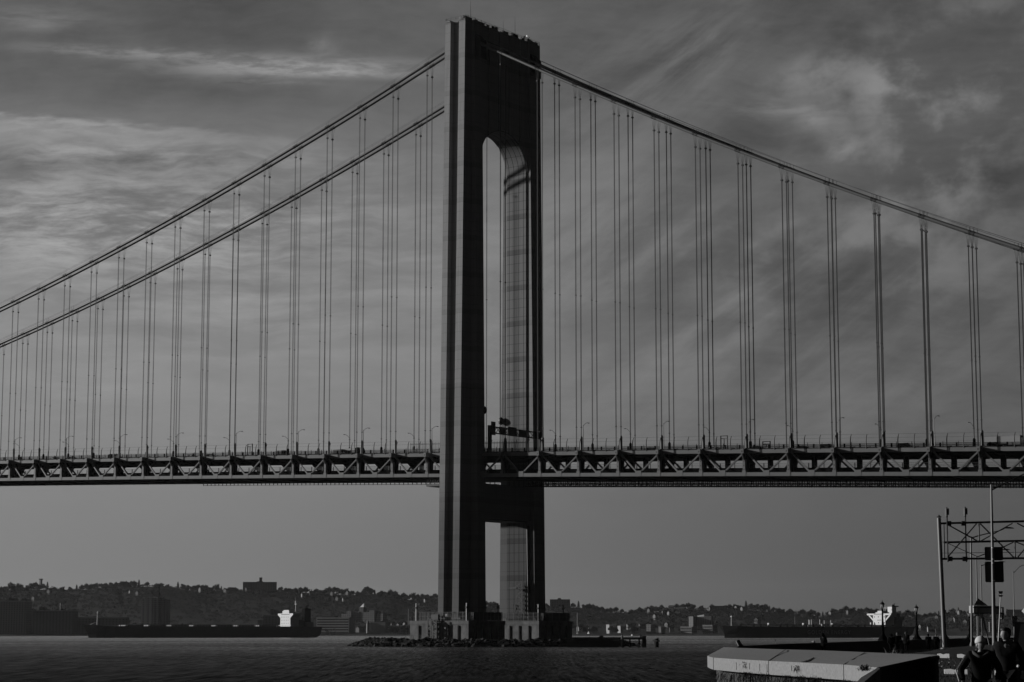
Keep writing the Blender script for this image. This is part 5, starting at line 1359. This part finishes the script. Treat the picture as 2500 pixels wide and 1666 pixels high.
dia = [((2313,1284),(2386,1324),.06),((2384,1282),(2313,1364),.06),((2393,1282),(2475,1364),.06),((2390,1282),(2391,1324),.055),((2472,1281),(2395,1324),.05),((2483,1281),(2530,1305),.055),((2315,1330),(2384,1361),.03),((2474,1327),(2447,1340),.05),((2478,1325),(2479,1364),.05),((2485,1363),(2530,1310),.055),((2479,1326),(2530,1346),.05),((2304,1283),(2306,1370),.055),((2447,1338),(2388,1362),.04)]
for (a, b, w) in dia:
    mb = MB(); mb.tube([G(*a, .3), G(*b, .3)], w, 6); obj('brace', mb, M['black'], g_)
for (a, b, s) in ((2311.5, 2321.5, 1276), (2347, 2357.5, 1276), (2314, 2324.5, 1362), (2350, 2361, 1362)):
    mb = MB(); c0, c1 = G(a, s), G(b, s+11); mb.loft([[tuple(q-FH*.18) for q in (G(a, s), G(b, s), G(b, s+11), G(a, s+11))], [tuple(q+FH*.18) for q in (G(a, s), G(b, s), G(b, s+11), G(a, s+11))]]); obj('clamp_box', mb, M['black'], g_)
for (px_, yt, lab) in ((2311.5, 1241, 'slim panel antenna on the gantry, left one of two'), (2356.5, 1240, 'slim panel antenna on the gantry, right one of two')):
    b_ = G(px_+3, 1375, -.4); t_ = thing('panel_antenna', lab, 'antenna', b_, 0, 'panel antennas on the gantry'); top_ = G(px_, yt+1, -.4)-b_
    mb = MB(); mb.tube([(0,0,0), tuple(top_)], .055, 7); mb.blob(tuple(top_*.83), .09, .09, .12, 3, .1, 6, 3); obj('mast', mb, M['black'], t_)
    mb = MB(); a = top_*.83; d = top_*.97; mb.bar(tuple(a-RH*.07), tuple(d-RH*.07), .12, .16); obj('white_panel', mb, M['kerb'], t_)
    mb = MB(); mb.bar(tuple(top_*.86+RH*.07), tuple(top_*.98+RH*.07), .16, .16); obj('dark_panel', mb, M['black'], t_)

# --- tall lamp poles
def lamp_pole(label, pxb, pxt, ytop, f, r0, r1, arm, group='tall road lamps at the right edge', head=True, zbase=None):
    b_ = fp(pxb, f, 0); b_.z = gz(rr_(pxb, f), f) if f < 330 else 3
    t_ = thing('road_lamp', label, 'street lamp', b_, 0, group)
    top_ = fp(pxt, f, zy(ytop, f)) - b_
    mb = MB(); mb.tube([(0,0,0), tuple(top_*.02), tuple(top_)], [r0, r0, r1], 12); mb.lathe([(r0*1.7, 0), (r0*1.7, .1), (r0*1.2, .35), (0, .36)], 10); obj('pole', mb, M['galv'], t_)
    pts = [fp(x, f, zy(y, f))-b_ for x, y in arm]
    mb = MB(); mb.tube(pts, [max(.03, r1*.85-(r1*.5)*i/(len(pts)-1)) for i in range(len(pts))], 8); obj('arm', mb, M['black'], t_)
    if head:
        e = pts[-1]; d = (pts[-1]-pts[-2]); d.z = 0; d = d.normalized(); mb = MB()
        mb.loft([[tuple(e+d*x+FH*w*.5*k1+Vector((0,0,z))) for k1, z in ((-1,0.02),(1,0.02),(1,h),(-1,h))] for x, w, h in ((-.1,.12,.10),(.15,.30,.16),(.55,.34,.14),(.85,.14,.06))]); obj('lamp_head', mb, M['darkgrey'], t_)
    return t_
p1 = lamp_pole('tallest grey lamp pole with a long mast arm and two black signs on it', 2432.5, 2420, 1187, 115, .125, .055, [(2420.5,1200),(2460,1180.5),(2502,1160),(2540,1142)], head=False)
for (y0, y1, xa, xb_, lab) in ((1338.5, 1371, 2404.5, 2448, 'upper black road sign seen from behind on the tallest pole'), (1374, 1424, 2405.5, 2449.5, 'lower taller black road sign seen from behind on the tallest pole')):
    ff = 115.25; a = fp(xa, ff, zy(y1, ff)); b = fp(xb_, ff, zy(y0, ff)); w = (Vector((b.x, b.y, 0))-Vector((a.x, a.y, 0))).length; h = b.z-a.z
    t_ = thing('road_sign', lab, 'sign', a, math.atan2((b-a).y, (b-a).x), 'black sign backs on the tallest pole'); mb = MB(); c_ = .05
    poly = [(c_,0),(w-c_,0),(w,c_),(w,h-c_),(w-c_,h),(c_,h),(0,h-c_),(0,c_)]
    mb.loft([[(x, -.012, z) for x, z in poly], [(x, .012, z) for x, z in poly]]); obj('plate', mb, M['black'], t_)
    for zz_ in (h*.08, h*.92):
        m2 = MB(); m2.bar((w*.41-.02, -.28, zz_), (w*.41+.02, -.28, zz_), .12, .06); m2.blob((w*.41-.06, -.31, zz_), .035, .035, .035, 2, .05, 6, 4); obj('bolt', m2, M['white'], t_)
lamp_pole('grey lamp pole with a cobra head arm passing behind the gantry truss', 2375.5, 2370.5, 1313, 185, .105, .07, [(2371,1317),(2390,1311),(2420,1304),(2444,1298),(2452,1294.5)])
lamp_pole('thinner grey lamp pole just right of the cobra head pole', 2390, 2383.5, 1361, 232, .10, .06, [(2384,1363),(2405,1356),(2447,1346.5)])
lamp_pole('short grey lamp pole with its arm hidden behind the black signs', 2401, 2394.5, 1381, 262, .10, .06, [(2395,1384),(2410,1380),(2438,1376)])
p5_ = lamp_pole('slim dark lamp pole with a curved arm at the far right', 2479, 2474, 1396, 237, .075, .045, [(2475,1401),(2482,1394),(2490,1386),(2497,1383),(2520,1381)])
def ban_sign(px_, y, label, walker):
    ff = 236.7; c_ = fp(px_, ff, zy(y, ff)); s = .30
    t_ = thing('ban_sign', label, 'sign', c_, math.atan2(RH.y, RH.x), 'round ban signs on the slim pole')
    mb = MB(); mb.box(-s, s, -.01, .01, -s, s); obj('plate', mb, M['kerb'], t_)
    mb = MB(); n = 24
    for k in range(n):
        a0, a1 = 2*pi*k/n, 2*pi*(k+1)/n
        mb.hexa([(r*math.cos(a), yy, r*math.sin(a)) for yy in (-.025, -.012) for r, a in ((.22, a0), (.28, a0), (.28, a1), (.22, a1))])
    obj('ring', mb, M['black'], t_)
    mb = MB(); mb.bar((-.18, -.02, .18), (.18, -.02, -.18), .05, .012, (0, 1, 0)); obj('slash', mb, M['black'], t_)
    if walker:
        mb = MB(); mb.blob((.02, -.018, .16), .035, .008, .04, 1, 0, 8, 4); mb.bar((.02, -.018, .12), (0, -.018, -.02), .07, .01, (0,1,0)); mb.bar((0, -.018, -.02), (.07, -.018, -.19), .035, .01, (0,1,0)); mb.bar((0, -.018, -.02), (-.07, -.018, -.19), .035, .01, (0,1,0)); mb.bar((.01, -.018, .09), (.09, -.018, 0), .025, .01, (0,1,0)); obj('walker_symbol', mb, M['black'], t_)
ban_sign(2477, 1511.3, 'upper square sign with a crossed out walker on the slim pole', True)
ban_sign(2477.3, 1524.2, 'lower square sign with a ring and slash on the slim pole', False)
t_ = thing('diamond_sign', 'pale diamond shaped sign cut by the right edge', 'sign', fp(2502, 140, zy(1493, 140)), math.atan2(RH.y, RH.x)+R(-30)); mb = MB(); mb.loft([[(-.22,-.01,0),(0,-.01,-.22),(.22,-.01,0),(0,-.01,.22)], [(-.22,.01,0),(0,.01,-.22),(.22,.01,0),(0,.01,.22)]]); obj('plate', mb, M['white'], t_)
mb = MB(); mb.tube([(0, .05, -3.0), (0, .05, .2)], .03, 6); obj('post', mb, M['galv'], t_)
# flood light pole
b_ = fp(2436.5, 150, 2.9); t_ = thing('floodlight_pole', 'slightly leaning thin pole topped by two small floodlights', 'lamp', b_); top_ = fp(2443.5, 150, zy(1446, 150))-b_
mb = MB(); mb.tube([(0,0,0), tuple(top_*.45), tuple(top_)], [.07, .05, .035], 8); obj('pole', mb, M['galv'], t_)
mb = MB(); q = top_*.94
mb.loft([[tuple(q+RH*x+FH*y+Vector((0,0,z))) for x, y in ((-w,-.08),(w,-.08),(w,.08),(-w,.08))] for w, z in ((.08,-.12),(.16,.02))]); 
for s in (-1, 1): mb.bar(tuple(q+RH*s*.06+Vector((0,0,.1))), tuple(q+RH*s*.09+Vector((0,0,.28))), .08, .12)
obj('floodlights', mb, M['black'], t_)

# --- pop-up canopy with pyramid roof
f = 200.0; t_ = thing('canopy', 'grey pop up canopy with a pointed pyramid roof among the poles', 'canopy', (0, 0, 0))
def K(px_, y, df=0.0): return fp(px_, f+df, zy(y, f+df))
base_ = [K(2378, 1479, -1.0), K(2394, 1478.5, 0), K(2412, 1480, 0.8), K(2392, 1480, 2)]; apex = K(2388, 1462.5, .4)
mb = MB()
for a, b in zip(base_, base_[1:]+base_[:1]): mb.quad(a, b, apex)
mb.quad(*base_); obj('pyramid_roof', mb, M['canvas'], t_)
mb = MB(); mb.loft([[tuple(K(2377, y)+FH*d) for y, d in ((1480, 0), (1498, 0), (1498, 2), (1480, 2))], [tuple(K(2440, y)+FH*d) for y, d in ((1481, 0), (1499, 0), (1499, 2), (1481, 2))]]); obj('banner', mb, M['canvas'], t_)
mb = MB()
for (y0, y1) in ((1484.6, 1485.2), (1498.2, 1498.9)): mb.bar(K(2376, y0, -.05), K(2449, y1, -.05), .08, .10)
for y0 in (1513,): mb.bar(K(2405, y0, -.05), K(2449, y0, -.05), .06, .06)
for x in (2389.5, 2438.5, 2448.7): mb.bar(K(x, 1484, -.06), K(x, 1512 if x > 2400 else 1590, -.06), .13, .10)
obj('frame', mb, M['black'], t_)
mb = MB(); mb.quad(K(2379,1499.5,-.1), K(2390,1499.5,-.1), K(2386.5,1506,-.1)); mb.quad(K(2392,1499.5,-.1), K(2399,1499.5,-.1), K(2404,1516,-.1), K(2394,1510,-.1))
mb.quad(*[q+FH*.05 for q in (K(2379,1499.5,-.1), K(2390,1499.5,-.1), K(2386.5,1506,-.1))]); mb.quad(*[q+FH*.05 for q in (K(2392,1499.5,-.1), K(2399,1499.5,-.1), K(2404,1516,-.1), K(2394,1510,-.1))]); obj('corner_flap', mb, M['canvas'], t_)
for (a, b, w) in (((2400,1508),(2419,1588),.07),((2386,1506),(2387,1590),.05),((2398,1512),(2400,1590),.06),((2424,1512),(2424,1590),.05)):
    mb = MB(); mb.tube([K(*a, -.15), K(*b, -.15)], w, 7); obj('leg', mb, M['galv'], t_)
# tripod stand by the gantry post
t_ = thing('tripod', 'thin tripod stand leaning by the foot of the gantry post', 'tripod', fp(2299, 165, 2.9)); mb = MB()
for (x, y) in ((-.25, .1), (.28, .12), (0, -.25)): mb.tube([(x, y, 0), (0, 0, 1.1)], .02, 5)
mb.tube([(0,0,1.0), (-.05,0,2.75)], .025, 5); obj('legs', mb, M['black'], t_)

# --- things left on the parapet
q = pl(wallr(118)-.26, 118, 3.62); q = fp(1806.5, 118, 3.62); t_ = thing('bag', 'dark bag standing on the parapet at its left end', 'bag', q, math.atan2(RH.y, RH.x)); mb = MB()
mb.loft([[(-.06, -.1, 0), (.20, -.1, 0), (.20, .1, 0), (-.06, .1, 0)], [(-.16, -.1, .18), (.05, -.1, .18), (.05, .1, .18), (-.16, .1, .18)], [(-.19, -.09, .30), (-.03, -.09, .34), (-.03, .09, .34), (-.19, .09, .30)]]); obj('body', mb, M['darkgrey'], t_)
mb = MB(); mb.tube([(-.08, 0, .32), (-.06, 0, .42)], .015, 5); obj('handle', mb, M['black'], t_)
mb = MB(); mb.loft([[(-.09, -.11, .0), (-.03, -.11, .0), (-.18, -.11, .3), (-.22, -.11, .28)], [(-.09, .11, .0), (-.03, .11, .0), (-.18, .11, .3), (-.22, .11, .28)]]); obj('lit_edge', mb, M['plain'], t_)  # sunlit left edge of the bag, set as a pale strip
t_ = thing('rod', 'short slanting rod propped on the parapet', 'rod', fp(1895.5, 137, 3.6), math.atan2(RH.y, RH.x)); mb = MB(); mb.tube([(0,0,0), (-.05,0,.2)], .022, 6); obj('handle', mb, M['kerb'], t_); mb = MB(); mb.tube([(-.05,0,.2), (-.10,0,.34)], .02, 6); obj('tip', mb, M['black'], t_)
t_ = thing('paper_bag', 'crumpled white bag lying on the parapet beside the hooded angler', 'bag', fp(1986, 152, 3.62), math.atan2(RH.y, RH.x)); mb = MB(); mb.blob((0,0,.07), .16, .1, .08, 5, .4, 8, 4); obj('bag', mb, M['kerb'], t_)
# ------------------------------------------------------------------ people
def skin_mesh(name, V, Ed, Rd, material, sub=1, root=0):
    me = bpy.data.meshes.new(name); me.from_pydata([tuple(v) for v in V], Ed, []); o = bpy.data.objects.new(name, me); COL.objects.link(o)
    o.modifiers.new('skin', 'SKIN'); sm_ = o.modifiers.new('sub', 'SUBSURF'); sm_.levels = sub; sm_.render_levels = sub
    for i, r in enumerate(Rd): me.skin_vertices[0].data[i].radius = (r, r) if not isinstance(r, tuple) else r
    me.skin_vertices[0].data[root].use_root = True
    bpy.context.view_layer.update()
    m2 = bpy.data.meshes.new_from_object(o.evaluated_get(bpy.context.evaluated_depsgraph_get())); m2.name = name
    bpy.data.objects.remove(o); m2.materials.clear(); m2.materials.append(material)
    m2.polygons.foreach_set('use_smooth', [True]*len(m2.polygons)); return m2
M['skin_far'] = mat('shaded_skin', .10, .6, .2)
M['skin'] = mat('skin', .2, .55, .3); M['cloth'] = mat('black_cloth', .007, .95, .03, var=.3, vscale=9, bump=.3, bscale=14)
M['cloth2'] = mat('dark_padded_cloth', .012, .9, .05, var=.3, vscale=9); M['knit'] = mat('white_knit', .38, .95, .1, var=.25, vscale=40, bump=.6, bscale=60)
M['fur'] = mat('grey_trim', .05, .95, .1, var=.5, vscale=40); M['hair'] = mat('dark_hair', .012, .6, .3)
M['sleevebars'] = mat('pale_sleeve_bars', .30, .8, .2, var=.3, vscale=30)
def head_mb(cz, s=1.0, turn=0.0, nod=0.0):
    m_ = MB(); n, k = 22, 15; rings = []
    for a in range(k+1):
        th = -pi/2 + pi*a/k; z = math.sin(th)
        ring = []
        for b in range(n):
            ph = 2*pi*b/n; c_, s_ = math.cos(ph), math.sin(ph)
            rx, ry = .077, .098
            y = s_; x = c_
            w = math.cos(th)
            if z < -.1: w *= 1 - .22*(-.1-z)*(1 if s_ < 0 else .4); 
            px_, py_, pz_ = x*w*rx, y*w*ry, z*.118
            fr = max(0, -s_)
            nose = math.exp(-((x/.16)**2)) * math.exp(-((z+.16)/.17)**2) * fr; py_ -= nose*.026
            brow = math.exp(-((z-.16)/.10)**2)*fr*math.exp(-(x/.6)**2); py_ -= brow*.007
            eye = sum(math.exp(-(((x-e)/.16)**2))*math.exp(-((z-.02)/.08)**2) for e in (-.36, .36))*fr; py_ += eye*.012
            chin = math.exp(-((z+.86)/.16)**2)*fr*math.exp(-(x/.45)**2); py_ -= chin*.014
            lip = math.exp(-((z+.50)/.06)**2)*fr*math.exp(-(x/.30)**2); py_ -= lip*.008
            mouth = math.exp(-((z+.52)/.022)**2)*fr*math.exp(-(x/.28)**2); py_ += mouth*.007
            ring.append((px_, py_, pz_))
        rings.append(ring)
    m_.loft(rings)
    for e in (-1, 1): m_.blob((e*.077, .008, -.012), .014, .026, .034, 4, .05, 8, 5)
    m_.xf(Matrix.Translation((0, -.012, cz)) @ Matrix.Rotation(turn, 4, 'Z') @ Matrix.Rotation(nod, 4, 'X') @ Matrix.Diagonal((s, s, s, 1)))
    return m_
def hand(V, E_, Rd, wrist, d, side):
    "palm and five bent fingers, each its own chain rooted in the palm"
    d = d.normalized(); n_ = Vector((0, -1, 0)); sd = d.cross(n_).normalized()
    wi = len(V)-1; V.append(wrist + d*.045); Rd.append((.030, .016)); E_.append((wi, len(V)-1)); pi_ = len(V)-1
    for k, (o_, L) in enumerate(((-.027, .070), (-.009, .080), (.009, .074), (.027, .058))):
        a = wrist + d*.085 + sd*o_; b = a + d*L*.5 + n_*.008; c_ = b + d*L*.42 + n_*.02
        i = len(V); V += [a, b, c_]; Rd += [.0095, .0085, .007]; E_ += [(pi_, i), (i, i+1), (i+1, i+2)]
    t0 = wrist + d*.03 - sd*.03*side; t1 = t0 + d*.03 - sd*.022*side + n_*.012; t2 = t1 + d*.026 + n_*.01
    i = len(V); V += [t0, t1, t2]; Rd += [.012, .010, .008]; E_ += [(pi_, i), (i, i+1), (i+1, i+2)]
def person(label, loc, rz, H, pose, top, legs, hat=None, group=None, detail=True, turn=0.0, bulk=1.0, lean=0.0):
    s = H/1.75
    t_ = thing('person', label, 'person', loc, rz, group)
    P_ = lambda x, y, z: Vector((x*s, y*s, z*s))
    # joints: x to the figure's left, -y the way it faces
    sh = .185*bulk
    J = dict(pel=P_(0, 0, .95), wai=P_(0, .0, 1.10), che=P_(0, -.01-lean*.5, 1.30), nec=P_(0, .0-lean, 1.48), hed=P_(0, -.01-lean, 1.56))
    V = [J['pel'], J['wai'], J['che'], J['nec'], J['hed']]; E_ = [(0,1), (1,2), (2,3), (3,4)]; Rd = [(.155*s*bulk, .11*s*bulk), (.14*s*bulk, .10*s*bulk), (.16*s*bulk, .115*s*bulk), .052*s, .050*s]
    arms = []
    for sd, key in ((-1, 'R'), (1, 'L')):
        el, wr = pose['el'+key], pose['wr'+key]
        i = len(V); V += [P_(sd*sh, .01-lean*.8, 1.42), P_(*el), P_(*wr)]; Rd += [.060*s, .046*s, .032*s]; E_ += [(2, i), (i, i+1), (i+1, i+2)]; arms.append((V[i], V[i+1], V[i+2]))
        if detail: hand(V, E_, Rd, V[i+2], V[i+2]-V[i+1], sd)
    leg_pts = []
    for sd, key in ((-1, 'R'), (1, 'L')):
        kn, an = pose['kn'+key], pose['an'+key]
        i = len(V); V += [P_(sd*.09, 0, .88), P_(*kn), P_(*an), P_(an[0], an[1]-.14, .035)]; Rd += [.085*s, .058*s, .042*s, .035*s]; E_ += [(0, i), (i, i+1), (i+1, i+2), (i+2, i+3)]; leg_pts.append(V[i:i+4])
    me = skin_mesh('body', V, E_, Rd, M['skin'] if detail else M['skin_far'], 1)
    hm = head_mb(1.622*s, s, turn); hm.v = [(x, y-lean*s, z) for x, y, z in hm.v]
    bm = bmesh.new(); bm.from_mesh(me); me2 = hm.mesh('h', None, True); bm.from_mesh(me2); bm.to_mesh(me); bm.free()
    me.polygons.foreach_set('use_smooth', [True]*len(me.polygons))
    obj('body', me, None, t_)
    # jacket
    V = [J['pel']+P_(0,0,-.10 if not pose.get('coat') else -.32), J['pel'], J['wai'], J['che'], J['nec']+P_(0,0,-.03)]; E_ = [(0,1), (1,2), (2,3), (3,4)]
    Rd = [(.215*s*bulk, .165*s*bulk) if pose.get('coat') else (.19*s*bulk, .14*s*bulk), (.19*s*bulk, .145*s*bulk), (.175*s*bulk, .135*s*bulk), (.19*s*bulk, .145*s*bulk), .075*s]
    for a in arms:
        i = len(V); V += [a[0], a[1], a[2]]; Rd += [.085*s*bulk, .070*s*bulk, .055*s*bulk]; E_ += [(3, i), (i, i+1), (i+1, i+2)]
    jk = skin_mesh('jacket', V, E_, Rd, top, 2 if detail else 1)
    if pose.get('quilt'):
        for v in jk.vertices:
            ph = (v.co.z % (.095*s))/(.095*s); nrm = Vector((v.normal.x, v.normal.y, 0)); v.co += nrm*(.020*math.sin(pi*ph)-.006)
    obj('jacket', jk, None, t_)
    V = []; E_ = []; Rd = []
    V.append(J['pel']); Rd.append((.16*s*bulk, .12*s*bulk))
    for lp in leg_pts:
        i = len(V); V += [lp[0], lp[1], lp[2]]; Rd += [.10*s*bulk, .075*s, .062*s]; E_ += [(0, i), (i, i+1), (i+1, i+2)]
    obj('trousers', skin_mesh('trousers', V, E_, Rd, legs, 1), None, t_)
    for lp in leg_pts:
        m_ = MB(); c_ = lp[2]; m_.loft([[(c_.x+w*k1, c_.y+y, z) for k1, z in ((-1, 0), (1, 0), (.8, h), (-.8, h))] for y, w, h in ((.07, .035, .10), (0, .045, .13), (-.10, .05, .07), (-.19, .03, .035))]); m_.xf(Matrix.Diagonal((1,1,1,1))); obj('shoe', m_, M['black'], t_)
    hc = Matrix.Translation((0, -.012-lean*s, 1.622*s)) @ Matrix.Rotation(turn, 4, 'Z') @ Matrix.Diagonal((s, s, s, 1))
    m_ = MB(); rings = []
    if hat == 'knit':
        for z, f_ in ((.022, 1.14), (.030, 1.24), (.055, 1.30), (.075, 1.26), (.105, 1.16), (.138, .90), (.160, .5), (.166, .1)):
            rings.append([(.077*f_*math.cos(2*pi*k/20)*1.02, .098*f_*math.sin(2*pi*k/20)+.004 + (.0 if math.sin(2*pi*k/20) > 0 else 0), z + .012*(-math.sin(2*pi*k/20))*(1 if z < .06 else .3)) for k in range(20)])
        m_.loft(rings); m_.xf(hc); obj('knit_hat', m_, M['knit'], t_, smooth=True)
        m_ = MB(); m_.blob((0, .045, -.03), .084, .070, .10, 3, .03, 12, 7); m_.xf(hc); obj('hair', m_, M['hair'], t_, smooth=True)
    elif hat == 'hood':
        m_.blob((0, .018, .0), .115, .125, .15, 3, .03, 14, 8); m_.blob((0, .0, .12), .05, .06, .07, 3, .03, 8, 5); m_.xf(hc); obj('hood', m_, top, t_, smooth=True)
    else:
        for z, f_, back in ((-.06, .9, .55), (-.01, 1.06, .35), (.04, 1.10, .10), (.08, 1.09, -.3), (.11, .98, -1), (.132, .62, -1), (.140, .1, -1)):
            rings.append([(.079*f_*math.cos(2*pi*k/20), max(.100*f_*math.sin(2*pi*k/20), -.100*f_*(1 if z > .075 else -back)) , z) for k in range(20)])
        m_.loft(rings); m_.xf(hc); obj('hair', m_, M['hair'], t_, smooth=True)
    return t_, s, arms
cam_rz = lambda p: toward(p)
# the woman in the white knit hat
q = fp(2400, 39, GZ-.02)
t_, s, arms = person('person in a white knit hat and black coat walking towards the camera, head turned aside', q, cam_rz(q)+R(4), 1.63,
    dict(elR=(-.40, .05, 1.13), wrR=(-.36, -.10, .90), elL=(.36, .06, 1.14), wrL=(.30, -.12, .92), knR=(-.10, -.10, .49), anR=(-.10, -.12, .09), knL=(.10, -.02, .48), anL=(.10, .16, .10), coat=True), M['cloth'], M['cloth'], 'knit', turn=R(26), bulk=1.12)
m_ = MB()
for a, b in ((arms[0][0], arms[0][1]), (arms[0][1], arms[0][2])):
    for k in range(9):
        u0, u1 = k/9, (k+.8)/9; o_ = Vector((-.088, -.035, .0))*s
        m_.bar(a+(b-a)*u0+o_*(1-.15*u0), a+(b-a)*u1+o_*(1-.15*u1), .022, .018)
obj('sleeve_bars', m_, M['sleevebars'], t_)  # row of short pale bars down the outer right sleeve
m_ = MB(); hood = [Vector((-.16, .02, 1.47)), Vector((-.13, -.08, 1.45)), Vector((-.06, -.13, 1.40)), Vector((.0, -.145, 1.375)), Vector((.06, -.13, 1.40)), Vector((.14, -.08, 1.45)), Vector((.17, .02, 1.48)), Vector((.10, .10, 1.50)), Vector((-.10, .10, 1.50))]
m_.tube([v*s for v in hood], .032*s, 8); obj('collar_trim', m_, M['fur'], t_, smooth=True)
# the man in the padded jacket
q = fp(2462, 42, GZ)
person('bareheaded person in a dark quilted jacket at the right, looking left', q, cam_rz(q)+R(-8), 1.80,
    dict(elR=(-.29, .05, 1.16), wrR=(-.29, -.06, .93), elL=(.30, .06, 1.16), wrL=(.30, -.03, .92), knR=(-.11, -.08, .50), anR=(-.12, -.10, .09), knL=(.11, -.02, .49), anL=(.12, .14, .10), quilt=True), M['cloth2'], M['cloth'], None, turn=R(-52), bulk=1.02)
# far figures along the parapet
still = dict(elR=(-.27, .04, 1.15), wrR=(-.25, -.06, .92), elL=(.27, .04, 1.15), wrL=(.25, -.06, .92), knR=(-.09, -.04, .49), anR=(-.09, .02, .09), knL=(.09, -.03, .49), anL=(.10, .05, .09), coat=True)
for (px_, f, H, hat, lab, tr, lean) in ((2014, 150, 1.66, 'hood', 'hooded person in black leaning at the parapet below the tanker', -50, .08), (2179, 166, 1.62, 'hood', 'leftmost of the three dark figures right of the nearest park lamp', 10, 0), (2193.5, 167, 1.74, None, 'middle one of the three dark figures right of the nearest park lamp', 0, 0), (2215.5, 165, 1.74, None, 'rightmost of the three dark figures, face catching the sun', -50, 0), (2269, 208, 1.60, 'hood', 'small hooded figure right of the second park lamp', 0, 0), (2288, 209, 1.58, None, 'small dark figure just left of the gantry post', 0, 0)):
    q = fp(px_, f, 0); q.z = gz(rr_(px_, f), f)
    person(lab, q, cam_rz(q)+R(tr), H, still, M['matteblack'], M['matteblack'], hat, 'people along the parapet', detail=False, bulk=1.3, lean=lean)

# dark van at the right edge
q = fp(2577, 60, GZ-.12); t_ = thing('van', 'dark van parked at the right edge, cut by the frame', 'van', q, cam_rz(q)-R(4)-pi/2)
b = MB(); prof = [(-2.7,.35),(-2.7,2.0),(-2.4,2.12),(.9,2.12),(1.7,1.25),(2.5,1.05),(2.65,.8),(2.65,.35)]
b.loft([[(x, -.98, z) for x, z in prof], [(x, -.85 if z > 1.3 else -1.0, z) for x, z in prof], [(x, .85 if z > 1.3 else 1.0, z) for x, z in prof], [(x, .98, z) for x, z in prof]]); obj('body', b, M['matteblack'], t_)
b = MB(); b.quad((.95, -.8, 2.05), (.95, .8, 2.05), (1.70, .88, 1.30), (1.70, -.88, 1.30)); b.xf(Matrix.Translation((.03, 0, .02))); obj('windscreen', b, M['glass'], t_)
for sy in (-1, 1):
    b = MB(); b.blob((2.5, sy*.78, .88), .10, .18, .10, 2, .02, 8, 5); obj('headlight', b, M['white'], t_)
    b = MB(); b.box(1.2, 1.4, sy*1.02-.0, sy*1.25, 1.3, 1.52) if sy > 0 else b.box(1.2, 1.4, -1.25, -1.02, 1.3, 1.52); obj('wing_mirror', b, M['black'], t_)
    for x in (-1.7, 1.6):
        wh = MB(); wh.lathe([(0,-.12),(.32,-.12),(.35,-.08),(.35,.08),(.32,.12),(0,.12)], 16); wh.xf(Matrix.Rotation(pi/2, 4, 'X')); obj('wheel', wh, M['black'], t_, loc=(x, sy*.9, .35))

# ------------------------------------------------------------------ air
HAZE_DENS = 1.0e-5
mb = MB(); mb.box(-8500, 5500, -5500, 8500, -12, 235)
hm = bpy.data.materials.new('haze_air'); hm.use_nodes = True; hm.node_tree.nodes.clear()
ho = hm.node_tree.nodes.new('ShaderNodeOutputMaterial'); hv = hm.node_tree.nodes.new('ShaderNodeVolumePrincipled')
hv.inputs['Color'].default_value = (.9, .9, .9, 1); hv.inputs['Density'].default_value = HAZE_DENS; hv.inputs['Anisotropy'].default_value = .3
hm.node_tree.links.new(hv.outputs[0], ho.inputs['Volume'])
tag(obj('haze', mb, hm), 'thin pale haze over the strait', 'haze', kind='stuff')
